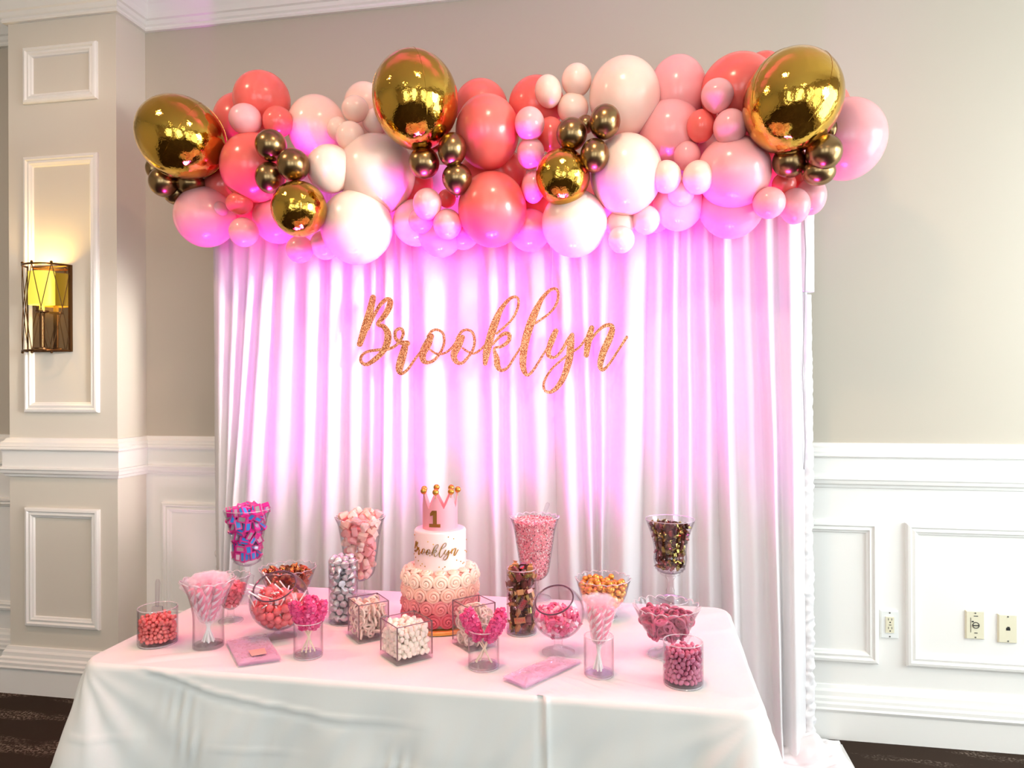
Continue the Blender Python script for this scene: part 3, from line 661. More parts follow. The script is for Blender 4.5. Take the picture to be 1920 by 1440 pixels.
o0 = P(910, 640, SY)
def sfn(x, y, z): p = P(640+x/3.4286, 520+y/3.4286, SY); return (p.x-o0.x, -z, p.z-o0.z)
for i, (k_, ss) in enumerate(STR.items()):
    mb = MB()
    for j, s_ in enumerate(ss): stroke(mb, s_, sfn, (i % 2)*0.0008+j*0.0004, 0.004, 1.04)
    mb.obj('letter', GLIT, sg, False)
thm = mat('clear_thread', (0.7, 0.7, 0.7), 0.3)
for a in (1035, 700): 
    m = MB(); p = P(a, 560 if a < 800 else 545, SY); m.tube([(p.x-o0.x, 0.0, p.z-o0.z), (p.x-o0.x, 0.10, 2.40-o0.z)], 0.0006, 4); m.obj('thread', thm, sg)
# ------------------------------------------------------------------ cake
ck = T(826, 1168, TZ); kc = mpp(ck)
zt0 = TZ+0.003
cake = thing('birthday_cake', 'three-tier pink birthday cake with gold-balled crown topper and rosette base', 'cake', (ck.x, ck.y, zt0), rz=YAW+math.atan2(ck.x, ck.y)*-1)
cake.rotation_euler = (0, 0, math.atan2(-ck.x, ck.y))
FOND = mat('pale_pink_fondant', s2l(250, 224, 222), 0.45, bump=(30, 0.02, 0.003)); FPINK = mat('rose_fondant', s2l(240, 160, 174), 0.45); GOLDM = mat('gold_leaf', s2l(206, 158, 70), 0.28, 0.85)
m = MB(); m.lathe([(0, 0), (0.128, 0), (0.130, 0.004), (0.130, 0.010), (0.126, 0.013), (0, 0.013)], 64); m.obj('cake_board', mat('gold_foil_board', s2l(226, 180, 92), 0.3, 0.7, bump=(150, 0.3, 0.002)), cake)
R1, H1, R2, H2, R3, H3 = 0.103, 0.158, 0.081, 0.126, 0.0545, 0.078
def rounded(r, z0, z1, e=0.008): return [(0, z0), (r, z0)]+[(r-e+e*math.cos(a), z1-e+e*math.sin(a)) for a in np.linspace(0, PI/2, 7)]+[(0, z1)]
m = MB(); m.lathe(rounded(R1, 0.013, 0.013+H1), 64); m.obj('bottom_tier', mat('peach_buttercream', s2l(244, 196, 180), 0.6), cake)
zb2 = 0.013+H1
m = MB(); m.lathe(rounded(R2, zb2, zb2+H2), 72); m.obj('middle_tier', FOND, cake)
zb3 = zb2+H2
# crown
m = MB(); n = 140; tips = 7; CROT = -0.245; th = 0.005
def crown_h(a): u = (((a-CROT)*tips/(2*PI))+0.5) % 1; return H3+0.046*(1-abs(2*u-1))-0.012
v = []
for R in (R3, R3-th):
    for lev in (0, 1):
        for i in range(n*2): a = 2*PI*i/(n*2)-PI/2; v.append((R*math.cos(a), R*math.sin(a), 0 if lev == 0 else crown_h(a+PI/2)))
N = n*2; f = []
for i in range(N):
    j = (i+1) % N; f += [(i, j, N+j, N+i), (2*N+j, 2*N+i, 3*N+i, 3*N+j), (N+i, N+j, 3*N+j, 3*N+i)]
cr_ = m.add(v, f).obj('crown', FPINK, cake); cr_.location = (0, 0, zb3)
m = MB(); m.lathe([(0, 0), (R3-th-0.0005, 0), (R3-th-0.0005, H3-0.03), (0, H3-0.03)], 48); m.obj('top_tier', FOND, cr_)
best = sorted(((crown_h(t+PI/2), t) for t in np.linspace(0, 2*PI, 720, endpoint=False)), reverse=True)
tipA = []
for h, t in best:
    if all(abs((t-s+PI) % (2*PI)-PI) > 0.5 for s in tipA): tipA.append(t)
    if len(tipA) == tips: break
for t in tipA:
    h = crown_h(t+PI/2); m = MB(); m.sphere((0, 0, 0), 0.0100, 16, 10); q = m.obj('gold_ball', GOLDM, cr_); q.location = ((R3-0.001)*math.cos(t)*1.04, (R3-0.001)*math.sin(t)*1.04, h+0.007)
    m = MB(); m.tube([(0, 0, -0.02), (0, 0, 0)], 0.0009, 6); w = m.obj('pin', GOLDM, cr_); w.location = q.location
# figure 1 as a curved slab
def wrapc(R, z0, px_scale, x0):
    def fn(x, y, z): a = (x-x0)*px_scale/R; return ((R+z)*math.sin(a), -(R+z)*math.cos(a), z0-y*px_scale)
    return fn
ONE = [(-5, -13), (4, -13), (4, 11), (11, 11), (11, 17), (-11, 17), (-11, 11), (-3, 11), (-3, -5), (-9, -3), (-9, -8)]
fn = wrapc(R3, 0.040, 0.00155, 0); a0 = -0.30
def f1(x, y, z): a = a0+x*0.00155/R3; return ((R3+z)*math.sin(a), -(R3+z)*math.cos(a), 0.040-y*0.0017)
vv = [f1(x, y, 0.004) for x, y in ONE]+[f1(x, y, -0.001) for x, y in ONE]; k_ = len(ONE)
MB().add(vv, [(7, 2, 1, 8), (8, 1, 0, 10, 9), (3, 4, 5, 6, 7, 2)]+[(i, i+k_, (i+1) % k_+k_, (i+1) % k_) for i in range(k_)]).obj('number_one', mat('brown_gold_glitter', s2l(150, 98, 40), 0.4, 0.5), cr_, False)
# lettering round the middle tier
def f2(x, y, z): a = -1.22+(x-120)/1720*1.95; R = R2+0.0002+z; return (R*math.sin(a), -R*math.cos(a), zb2+0.070-(y-400)*0.000078-(x-900)*0.0000022)
for i, (k_, ss) in enumerate(STR.items()):
    mb = MB()
    for j, s_ in enumerate(ss): stroke(mb, s_, f2, j*0.0003, 0.0022, 0.72)
    mb.obj('letter', GOLDM, cake, False)
pd = MB().sphere((0, 0, 0), 0.0019, 10, 6).data('sugar_pearl', GOLDM)
for i in range(44):
    a = -PI+2*PI*((i*0.381966) % 1); z = zb2+0.012+(H2-0.024)*(((i*7) % 44)/44)
    if abs(z-(zb2+0.066)) < 0.018 and abs(a) < 1.2 and i % 3: z = zb2+0.022
    q = link('sugar_pearl', pd, cake); q.location = ((R2+0.0008)*math.sin(a), -(R2+0.0008)*math.cos(a), z)
# rosettes
rc = [mat('icing_%s' % n_, s2l(*c), 0.5) for n_, c in (('cream', (252, 226, 206)), ('peach', (250, 200, 182)), ('rose', (240, 150, 152)), ('deep_rose', (226, 108, 124)))]
def rosette_mesh(mt):
    mb = MB(); pts = []; rs = []
    for i in range(44):
        t = i/43; a = t*2*PI*2.6; r = 0.0195*(1-t)**0.9
        pts.append((r*math.cos(a), -0.004-0.010*t, r*math.sin(a))); rs.append(0.0052*(1-0.35*t))
    mb.tube(pts, rs, 7)
    # groove ridges
    pts2 = [(p[0]*1.03, p[1]-0.0035, p[2]*1.03) for p in pts]; mb.tube(pts2[:34], [r*0.42 for r in rs[:34]], 5)
    return mb.data('rosette', mt)
rd = [rosette_mesh(m_) for m_ in rc]
nr = 17
for row in range(4):
    z = 0.013+H1-0.020-row*0.0385
    for i in range(nr):
        a = 2*PI*(i+0.5*(row % 2))/nr; q = link('rosette', rd[row], cake); q.scale = (1.14, 1.1, 1.14)
        q.location = ((R1+0.004)*math.sin(a), -(R1+0.004)*math.cos(a), z)
        q.rotation_euler = Euler((0, random.uniform(-0.5, 0.5), a), 'XYZ')
for i in range(14):
    a = 2*PI*i/14; q = link('rosette', rd[0], cake); q.location = (0.094*math.sin(a), -0.094*math.cos(a), 0.013+H1); q.rotation_euler = Euler((-1.35, 0, a), 'XYZ'); q.scale = (0.85, 0.85, 0.85)
#@@PART3
# ------------------------------------------------------------------ candy vessels
def place(px, pyb, rpx):
    p = T(px, pyb); d = Vector((p.x, p.y, 0)).normalized(); c = p+d*rpx*mpp(p); c.z = TZ+0.002
    return c, mpp(c)
def offset(prof, t, floor_t):
    inner = [(max(0.0008, r-t), max(h, floor_t)) for r, h in prof if h >= floor_t*0.999]
    if not inner or inner[0][1] > floor_t: 
        r0 = np.interp(floor_t, [h for r, h in prof], [r for r, h in prof]); inner = [(max(0.0008, r0-t), floor_t)]+inner
    return inner
def glass_cup(root, prof, t=0.0022, floor_t=0.010, scallop=None, name='glass_wall', n=56, material=None):
    prof = smooth_prof(prof)
    top = prof[-1]; inn = offset(prof, t, floor_t)
    rows = [(0, prof[0][1])]+prof+[(top[0]-t/2, top[1]+t*0.4)]+inn[::-1]+[(0, floor_t if inn[0][1] <= floor_t*1.01 else inn[0][1])]
    H0 = top[1]
    def mod(j, a, r, z):
        if not scallop: return r, z
        w = max(0.0, min(1.0, (z-(H0-scallop[3]))/scallop[3]))**2
        s = abs(math.cos(a*scallop[0]/2))
        return r+w*scallop[1]*s, z+w*scallop[2]*(s-0.5)
    mb = MB(); mb.lathe(rows, max(n, (scallop[0]*6 if scallop else n)), mod=mod)
    pts = []
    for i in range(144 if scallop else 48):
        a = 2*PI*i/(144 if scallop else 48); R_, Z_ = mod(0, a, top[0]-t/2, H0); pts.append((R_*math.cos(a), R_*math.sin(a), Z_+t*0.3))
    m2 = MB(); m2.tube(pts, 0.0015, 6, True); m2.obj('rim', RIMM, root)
    return mb.obj(name, material or GLASS, root), (lambda z: float(np.interp(z, [h for r, h in inn], [r for r, h in inn])))
def smooth_prof(p, n=5):
    if len(p) < 4: return list(p)
    out = []; P_ = [p[0]]+list(p)+[p[-1]]
    for i in range(1, len(P_)-2):
        a, b_, c, d = (np.array(P_[i+k], float) for k in (-1, 0, 1, 2))
        for j in range(n):
            t = j/n; q = 0.5*((2*b_)+(-a+c)*t+(2*a-5*b_+4*c-d)*t*t+(-a+3*b_-3*c+d)*t**3)
            out.append((float(max(q[0], 0.001)), float(max(q[1], out[-1][1]+1e-5 if out else p[0][1]))))
    out.append(tuple(p[-1])); return out
def pack(N, rad, constrain, init, iters=150, seed=1, grav=0.07):
    rng = np.random.RandomState(seed); X = init(rng, N)
    for it in range(iters):
        X[:, 2] -= rad*grav*max(0, 1-1.5*it/iters)
        for _ in range(2):
            d = X[:, None]-X[None]; D = np.sqrt((d**2).sum(-1))+1e-9
            ov = np.clip(2*rad-D, 0, None); np.fill_diagonal(ov, 0)
            X += (d/D[..., None]*ov[..., None]).sum(1)*0.45
            X = constrain(X)
    return X
def lathe_con(rf, z0, z1, rad):
    zs = np.linspace(z0, z1+0.2, 60); rs = np.array([rf(z) for z in zs])
    def con(X):
        X[:, 2] = np.clip(X[:, 2], z0+rad, z1+rad*0.6)
        R = np.interp(X[:, 2], zs, rs)-rad; R = np.maximum(R, 0.0005); r = np.hypot(X[:, 0], X[:, 1])+1e-9
        s = np.minimum(1, R/r); X[:, 0] *= s; X[:, 1] *= s; return X
    def init(rng, N):
        X = np.zeros((N, 3)); a = rng.rand(N)*2*PI; z = z0+rad+rng.rand(N)*(z1-z0-rad); R = np.interp(z, zs, rs)-rad
        q = np.sqrt(rng.rand(N))*np.maximum(R, 0); X[:, 0] = q*np.cos(a); X[:, 1] = q*np.sin(a); X[:, 2] = z; return X
    return con, init
def volume(rf, z0, z1): zs = np.linspace(z0, z1, 50); return float(sum(PI*rf(z)**2 for z in zs)/50*(z1-z0))
def fill(c, rf, z0, z1, rad, dens=0.60, cap=300, seed=1, iters=120):
    N = min(cap, int(volume(rf, z0, z1)*dens/(4/3*PI*rad**3)))
    con, init = lathe_con(rf, z0, z1, rad); return pack(N, rad, con, init, iters, seed)
def scatter(X, c, protos, name, label, cat, group, rng_seed=3, scale=1.0, upright=0.0, jitter=0.12):
    rng = random.Random(rng_seed)
    for x in X:
        o = rng.choice(protos)
        cp = o.copy(); COL.objects.link(cp)
        for ch in o.children: q = ch.copy(); COL.objects.link(q); q.parent = cp
        cp.location = (c[0]+x[0], c[1]+x[1], c[2]+x[2]); cp.rotation_euler = (rng.uniform(-PI, PI)*(1-upright), rng.uniform(-PI, PI)*(1-upright), rng.uniform(-PI, PI))
        s = scale*(1+rng.uniform(-jitter, jitter)); cp.scale = (s, s, s)
        cp['label'] = label; cp['category'] = cat; cp['group'] = group
    for o in protos:
        for ch in list(o.children): bpy.data.objects.remove(ch)
        bpy.data.objects.remove(o)
def proto(name, mb, mt, smooth=True): o = link(name, mb.data(name, mt, smooth)); return o
CORAL = mat('coral_candy_shell', s2l(242, 128, 122), 0.22); 
# A  tumbler with coral gumballs
def tumbler(label, px, pyb, rp, hp, cat='jar', thick=0.010):
    c, k = place(px, pyb, rp); r, h = rp*k, hp*k
    o = thing('glass_tumbler', label, cat, c)
    e = 0.003
    _, rf = glass_cup(o, [(r-e, 0), (r, e), (r, h*0.5), (r, h)], 0.0025, thick)
    m = MB(); m.lathe([(0, 0.0006), (r-0.004, 0.0006), (r-0.0028, 0.003), (r-0.0028, thick-0.0008), (0, thick-0.0008)], 48); m.obj('glass_base', THICK, o)
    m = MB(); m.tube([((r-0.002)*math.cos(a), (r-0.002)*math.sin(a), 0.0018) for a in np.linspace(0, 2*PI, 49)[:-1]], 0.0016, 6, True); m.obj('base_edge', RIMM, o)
    return o, c, k, rf, r, h
def ball(r, sc=(1, 1, 1), n=12, m_=8): return MB().sphere((0, 0, 0), r, n, m_, sc)
o, c, k, rf, r, h = tumbler('short glass tumbler full of coral gumballs at the left end of the table', 296, 1217, 35, 66)
X = fill(c, rf, 0.010, 0.010+54*k, 0.0060, 0.64, 298, 1)
scatter(X, c, [proto('gumball', ball(0.0059), CORAL)], 'gumball', 'round coral gumball in the leftmost short tumbler', 'candy', 'coral gumballs in the leftmost tumbler')
def scoop(label, c, tilt, az, L=0.085, bw=0.034, kind='clear candy scoop'):
    o = thing('candy_scoop', label, 'scoop', c); 
    m = MB(); v = []; n = 14; rows = 7; t = 0.0015
    for lay in (0, t):
        for j in range(rows):
            for i in range(n):
                a = PI*i/(n-1); rr = bw/2*(1-0.25*(j/(rows-1)))-lay; z = -0.05+0.05*j/(rows-1)
                v.append((rr*math.cos(a), rr*0.8*math.sin(a), z))
    N = n*rows; f = [(j*n+i, j*n+i+1, (j+1)*n+i+1, (j+1)*n+i) for j in range(rows-1) for i in range(n-1)]; f += [tuple(q+N for q in g[::-1]) for g in f]
    m.add(v, f); m.add([(x_, y_, 0.0) for x_, y_ in ((-bw*0.37, 0), (bw*0.37, 0), (bw*0.25, bw*0.25), (-bw*0.25, bw*0.25))], [(0, 1, 2, 3)]); m.obj('scoop_cup', PLAST, o)
    m = MB(); w = 0.0052
    m.tube([(-w*0.6, 0.0, 0.0), (-w, 0, L*0.3), (-w*1.25, 0, L*0.9), (-w*0.7, 0, L), (w*0.7, 0, L), (w*1.25, 0, L*0.9), (w, 0, L*0.3), (w*0.6, 0, 0)], 0.0014, 6, True); 
    m.box((-w, -0.0006, 0.0), (w, 0.0006, L*0.97)); m.obj('handle', PLAST, o)
    o.rotation_euler = Euler((tilt, 0, az), 'XYZ'); return o
scoop('clear plastic scoop standing in the coral gumballs of the leftmost tumbler', (c.x-0.002, c.y, c.z+0.104), -0.05, 0.1, 0.078, 0.044)
# B  scalloped vase with twisted candy sticks
def twist_proto(Ltw, Lst, r, wrap=True, c1=s2l(246, 120, 152), c2=s2l(255, 240, 244)):
    root = bpy.data.objects.new('twisted_candy_stick', None); COL.objects.link(root)
    m = MB(); m.tube([(0, 0, 0), (0, 0, Lst+0.01)], 0.0026, 6); m.obj('stick', mat('white_paper_stick', s2l(245, 243, 240), 0.5), root)
    m = MB(); n = 12; R_ = 26; v = []
    for j in range(R_+1):
        z = Lst+Ltw*j/R_; t = j/R_; rr = r*(0.55+0.45*min(1, t*2.2))*(1 if t < 0.94 else 0.75)
        for i in range(n): a = 2*PI*i/n+t*9; q = rr*(1+0.22*math.cos(3*2*PI*i/n)); v.append((q*math.cos(a), q*math.sin(a), z))
    f = [(j*n+i, j*n+(i+1) % n, (j+1)*n+(i+1) % n, (j+1)*n+i) for j in range(R_) for i in range(n)]
    o0_ = len(m.f); m.add(v, f); m.m = [1 if (i % n) % 4 in (0, 1) else 0 for i in range(len(f))]
    m.add([], [tuple(range(n))[::-1], tuple(R_*n+i for i in range(n))])
    m.f[-2:] = [tuple(range(n))[::-1], tuple(R_*n+i for i in range(n))]
    m.obj('twist', [mat('twist_pink', c1, 0.3), mat('twist_white', c2, 0.3)], root)
    if wrap:
        m = MB(); v = []; n = 14; R_ = 12
        for j in range(R_+1):
            t = j/R_; z = Lst-0.005+(Ltw+0.026)*t
            for i in range(n): a = 2*PI*i/n; q = r*1.42*(1+0.16*math.sin(5*a+j*1.7)+(0.9*max(0, t-0.82)/0.18))*(0.6 if j == 0 else 1); v.append((q*math.cos(a), q*math.sin(a), z+(0.004*math.sin(3*a) if j == R_ else 0)))
        m.add(v, [(j*n+i, j*n+(i+1) % n, (j+1)*n+(i+1) % n, (j+1)*n+i) for j in range(R_) for i in range(n)]); m.obj('wrapper', WRAP, root, False)
    return root
WRAP = mat('cellophane', s2l(255, 232, 240), 0.10, Alpha=0.19, spec=1.0)
def fan(protoobj, c, N, r0, z0, tilt, label, cat, group, seed, rings=(0.25, 0.6, 1.0), zj=0.006, twist=0.5):
    rng = random.Random(seed); i = 0
    for k_ in range(N):
        fr = rings[k_ % len(rings)]; a = 2*PI*k_*0.381966+rng.uniform(-0.2, 0.2)
        base = Vector((-r0*0.55*fr*math.cos(a), -r0*0.55*fr*math.sin(a), z0)); d = Vector((math.cos(a+twist*0.3), math.sin(a+twist*0.3), 0))*math.tan(tilt*fr)+Vector((0, 0, 1)); d.normalize()
        cp = copy_tree(protoobj); cp.location = Vector(c)+base+Vector((0, 0, rng.uniform(-zj, zj)*0.3+abs(zj)*0.4)); cp.rotation_mode = 'QUATERNION'; cp.rotation_quaternion = d.to_track_quat('Z', 'Y')
        cp['label'] = label; cp['category'] = cat; cp['group'] = group
    for ch in list(protoobj.children): bpy.data.objects.remove(ch)
    bpy.data.objects.remove(protoobj)
c, k = place(391, 1222, 28)
o = thing('scalloped_vase', 'flared scalloped glass vase of pink and white twisted sticks, left side of table', 'vase', c)
glass_cup(o, [(27*k, 0), (28*k, 3*k), (27.5*k, 30*k), (28*k, 62*k), (33*k, 88*k), (41*k, 112*k), (46*k, 124*k)], 0.0025, 0.010, (12, 0.006, 0.006, 30*k))
m = MB(); m.lathe([(0, 0.0006), (26*k, 0.0006), (26*k, 0.009), (0, 0.009)], 48); m.obj('glass_base', THICK, o)
fan(twist_proto(0.105, 0.068, 0.0100, c1=s2l(244, 132, 160)), c, 22, 0.030, 0.012, 0.40, 'wrapped pink and white twisted candy stick in the scalloped vase at left', 'candy', 'twisted candy sticks in the scalloped vase', 4)
# S  tumbler with twisted sticks at right
o, c, k, rf, r, h = tumbler('tall glass tumbler holding pink twisted sticks in front of the gold candy bowl', 1123, 1277, 28, 72, 'glass')
fan(twist_proto(0.095, 0.072, 0.0085, c1=s2l(244, 128, 164), c2=s2l(255, 226, 234)), c, 17, 0.026, 0.011, 0.31, 'wrapped pink twisted candy stick in the tumbler right of centre', 'candy', 'twisted candy sticks in the right tumbler', 6)
# rock candy
ROCK = mat('pink_rock_sugar', s2l(255, 96, 158), 0.15, Transmission_Weight=0.25, Subsurface_Weight=0.3)
ROCK.node_tree.nodes['Principled BSDF'].inputs['Subsurface Radius'].default_value = (0.02, 0.006, 0.01)
def rock_proto(L0, L1, r, seed):
    root = bpy.data.objects.new('rock_candy', None); COL.objects.link(root)
    m = MB(); m.tube([(0, 0, 0), (0, 0, L0+L1*0.7)], 0.0016, 6); m.sphere((0, 0, 0.001), 0.0026, 8, 6); m.obj('stick', mat('cream_stick', s2l(240, 228, 200), 0.5), root)
    rng = random.Random(seed); m = MB()
    m.lathe([(0, L0)]+[(r*0.72*math.sin(PI*t)**0.6, L0+L1*t) for t in (0.1, 0.3, 0.5, 0.7, 0.9)]+[(0, L0+L1)], 10)
    for i in range(120):
        t = rng.random(); a = rng.uniform(0, 2*PI); rr = r*0.72*max(0.2, math.sin(PI*(0.08+0.84*t)))**0.6; s = rng.uniform(0.0022, 0.0042)
        M_ = Euler((rng.uniform(0, 6), rng.uniform(0, 6), rng.uniform(0, 6))).to_matrix(); cc = Vector((rr*math.cos(a), rr*math.sin(a), L0+L1*t))
        m.add([cc+M_@Vector((x*s, y*s, z*s*1.2)) for x in (-1, 1) for y in (-1, 1) for z in (-1, 1)], [(0, 1, 3, 2), (4, 6, 7, 5), (0, 4, 5, 1), (2, 3, 7, 6), (0, 2, 6, 4), (1, 5, 7, 3)])
    m.obj('crystals', ROCK, root, False); return root
def rock_glass(label, px, pyb, rp, hp, dirs, labs, group):
    o, c, k, rf, r, h = tumbler(label, px, pyb, rp, hp, 'glass')
    for i, (bx, by, tx, ty) in enumerate(dirs):
        pr = rock_proto(0.066, 0.082, 0.0175, i)
        d = (Vector((tx, ty, 1))).normalized(); pr.location = c+Vector((bx, by, 0.013)); pr.rotation_mode = 'QUATERNION'; pr.rotation_quaternion = d.to_track_quat('Z', 'Y')
        pr['label'] = labs[i]; pr['category'] = 'candy'; pr['group'] = group
    return c
rock_glass('glass tumbler of bright pink rock candy sticks, left of the centre front', 578, 1240, 27, 64,
   [(0.020, 0.0, -0.50, -0.05), (-0.020, 0.004, 0.50, 0.05), (0.010, -0.008, -0.16, 0.22), (-0.008, 0.008, 0.20, -0.20), (0.0, -0.014, 0.02, 0.34), (0.014, 0.010, -0.32, -0.20), (-0.014, -0.01, 0.40, 0.22)], ['bright pink rock candy leaning furthest left in the left rock candy glass', 'bright pink rock candy leaning furthest right in the left rock candy glass', 'pink rock candy near the back left of the left rock candy glass', 'pink rock candy in front, right of the middle, in the left rock candy glass', 'pink rock candy leaning straight back in the left rock candy glass', 'pink rock candy in front, left of the middle, in the left rock candy glass', 'pink rock candy near the back right of the left rock candy glass'], 'rock candy in the left glass')
rock_glass('glass tumbler of bright pink rock candy sticks in a V, right of the cake', 907, 1263, 29, 70,
   [(0.022, 0.0, -0.62, -0.05), (-0.022, 0.0, 0.64, 0.05), (0.018, 0.006, -0.50, 0.12), (-0.018, -0.006, 0.50, -0.12), (0.014, 0.012, -0.40, -0.12), (-0.012, 0.01, 0.42, 0.12)], ['pink rock candy forming the outer left arm of the V right of the cake', 'pink rock candy forming the outer right arm of the V right of the cake', 'pink rock candy at the back of the left arm of the V', 'pink rock candy at the front of the right arm of the V', 'pink rock candy on the inner front side of the left arm of the V', 'pink rock candy on the inner back side of the right arm of the V'], 'rock candy in the right glass')
# footed scalloped bowls
def footed_bowl(label, px, pyb, rfp, prof, foot, scal, name='scalloped_bowl', cat='bowl'):
    c, k = place(px, pyb, rfp); o = thing(name, label, cat, c)
    P_ = [(r*k, h*k) for r, h in prof]; z0 = P_[0][1]
    ob, rf = glass_cup(o, P_, 0.0025, z0+0.005, scal and (scal[0], scal[1]*k, scal[2]*k, scal[3]*k), 'bowl', 64)
    m = MB(); m.lathe([(0, 0)]+[(r*k, h*k) for r, h in foot]+[(0, foot[-1][1]*k)], 40); m.obj('foot', THICK, o)
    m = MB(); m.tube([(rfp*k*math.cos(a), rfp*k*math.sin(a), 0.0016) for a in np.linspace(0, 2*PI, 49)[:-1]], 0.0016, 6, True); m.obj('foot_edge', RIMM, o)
    return o, c, k, rf, P_
def pile(X, c, *a, **kw): scatter(X, c, *a, **kw)
# C small pink candy bowl behind the vase
o, c, k, rf, PR_ = footed_bowl('small footed glass bowl of pink chews half hidden behind the scalloped vase', 433, 1172, 22, [(6, 22), (16, 30), (24, 48), (29, 66), (33, 84)], [(22, 0), (22, 2), (9, 6), (6, 12), (6, 22)], (14, 3, 3, 16))
X = fill(c, rf, 28*k, 78*k, 0.0078, 0.6, 90, 3)
scatter(X, c, [proto('chew', MB().box((-0.007, -0.0055, -0.005), (0.007, 0.0055, 0.005)), mat('rose_chew', s2l(236, 128, 140), 0.35), False)], 'chew', 'small pink chew in the bowl behind the scalloped vase', 'candy', 'pink chews in the bowl behind the vase')
# D hurricane vase with magenta boxes
def hurricane(label, px, pyb, rfp, prof, foot, rings=None, scal=None):
    o, c, k, rf, P_ = footed_bowl(label, px, pyb, rfp, prof, foot, scal, 'pedestal_vase', 'vase')
    if rings:
        for r, h in rings: m = MB(); m.tube([(r*k*math.cos(a), r*k*math.sin(a), h*k) for a in np.linspace(0, 2*PI, 41)[:-1]], 0.0022, 7, True); m.obj('ring', THICK, o)
    return o, c, k, rf, P_
def cyl_stem(seq): return seq
o, c, k, rf, PR_ = hurricane('tall pedestal glass vase heaped with magenta wrapped chews, far left back of table', 464, 1134, 36,
   [(8, 62), (22, 70), (27, 84), (28.5, 104), (32, 128), (37, 150), (43, 168)], [(36, 0), (36, 2), (16, 7), (11, 10), (11, 22), (13, 24), (11, 26), (11, 40), (13, 42), (6, 46), (5.5, 58), (8, 62)], [(24, 71), (27.5, 78)])
X = fill(c, rf, 76*k, 164*k, 0.0150, 0.80, 90, 5)
mg = mat('magenta_wrapper', s2l(232, 40, 150), 0.28, spec=0.7); bl = mat('blue_wrapper_patch', s2l(40, 150, 232), 0.3); sv = mat('silver_patch', s2l(222, 222, 236), 0.18, 0.7)
def boxcandy(pm):
    o_ = proto('wrapped_chew', MB().box((-0.0135, -0.0085, -0.006), (0.0135, 0.0085, 0.006)), mg, False)
    for s in (-1, 1):
        m = MB(); m.box((-0.009, -0.005, 0), (0.009, 0.005, 0.0004)); q = m.obj('print_patch', pm, o_, False); q.location = (0, 0, 0.0061 if s > 0 else -0.0065)
        m = MB(); m.box((-0.010, 0, -0.0035), (0.010, 0.0004, 0.0035)); q = m.obj('print_patch', pm, o_, False); q.location = (0, 0.0086 if s > 0 else -0.0090, 0)
    return o_
scatter(X, c, [boxcandy(bl), boxcandy(sv)], 'wrapped_chew', 'small magenta boxed chew in the far left pedestal vase', 'candy', 'magenta boxed chews in the pedestal vase', 5, 1.28)
# E / Q slanted fishbowl goblets
def goblet(label, px, pyb, rfp, R, hc, tilt, az, op, foot):
    c, k = place(px, pyb, rfp); o = thing('slanted_fishbowl', label, 'bowl', c); Rm = R*k; t = 0.0028
    pr = [(0, -Rm)]+[(Rm*math.sin(a), -Rm*math.cos(a)) for a in np.linspace(0.06, PI-op, 26)]
    ri = [((Rm-t)*math.sin(a), -(Rm-t)*math.cos(a)) for a in np.linspace(PI-op, 0.06, 26)]+[(0, -(Rm-t))]
    m = MB(); m.lathe(pr+ri, 56)
    Mx = Euler((tilt, 0, az), 'XYZ').to_matrix(); cen = Vector((0, 0, hc*k)); m.v = [tuple(Mx@Vector(v_)+cen) for v_ in m.v]; m.obj('bowl', GLASS, o)
    m = MB(); rr = (Rm-t/2)*math.sin(op); zz = (Rm-t/2)*math.cos(op)
    m.tube([tuple(Mx@Vector((rr*math.cos(a), rr*math.sin(a), zz))+cen) for a in np.linspace(0, 2*PI, 57)[:-1]], 0.0022, 8, True); m.obj('rim', mat('dark_glass_rim', s2l(120, 92, 104), 0.1, Transmission_Weight=0.5), o)
    m = MB(); m.lathe([(0, 0)]+[(a*k, b_*k) for a, b_ in foot]+[(0, foot[-1][1]*k)], 40); m.obj('foot', THICK, o)
    n = np.array(Mx@Vector((0, 0, 1)))
    def mk(rad, top):
        ce = np.array(cen)
        def con(X):
            d = X-ce; L_ = np.linalg.norm(d, axis=1)+1e-9; s = np.minimum(1, (Rm-t-rad)/L_); X = ce+d*s[:, None]
            X[:, 2] = np.minimum(X[:, 2], ce[2]+top*k); return X
        def init(rng, N): d = rng.randn(N, 3); d /= np.linalg.norm(d, axis=1)[:, None]; X = ce+d*(rng.rand(N, 1)**0.33)*(Rm-rad); return X
        return con, init
    return o, c, k, mk
FT = [(32, 0), (32, 2), (18, 5), (9, 9), (7.5, 14), (9, 20)]
o, c, k, mk = goblet('slanted glass fishbowl goblet heaped with coral lollipops, left of centre', 524, 1206, 33, 54, 68, 0.52, 0.05, 0.80, FT)
con, init = mk(0.0125, 42); X = pack(80, 0.0125, con, init, 120, 2)
lol = bpy.data.objects.new('lollipop', None); COL.objects.link(lol)
m = MB(); m.sphere((0, 0, 0), 0.0115, 14, 9); 
m.v = [tuple(np.array(v_)*(1+0.10*2*noise.noise(Vector(v_)*260))) for v_ in m.v]; m.obj('candy_ball', mat('coral_wrapped_ball', s2l(240, 120, 122), 0.3, bump=(160, 0.5, 0.003)), lol)
m = MB(); m.tube([(0, 0, 0.009), (0, 0, 0.060)], 0.0021, 6); m.obj('stick', mat('white_paper_stick'), lol)
m = MB(); m.lathe([(0.004, 0.009), (0.007, 0.016), (0.0055, 0.017), (0.003, 0.010)], 9); m.obj('wrapper_skirt', mat('coral_wrapped_ball'), lol)
rng = random.Random(8)
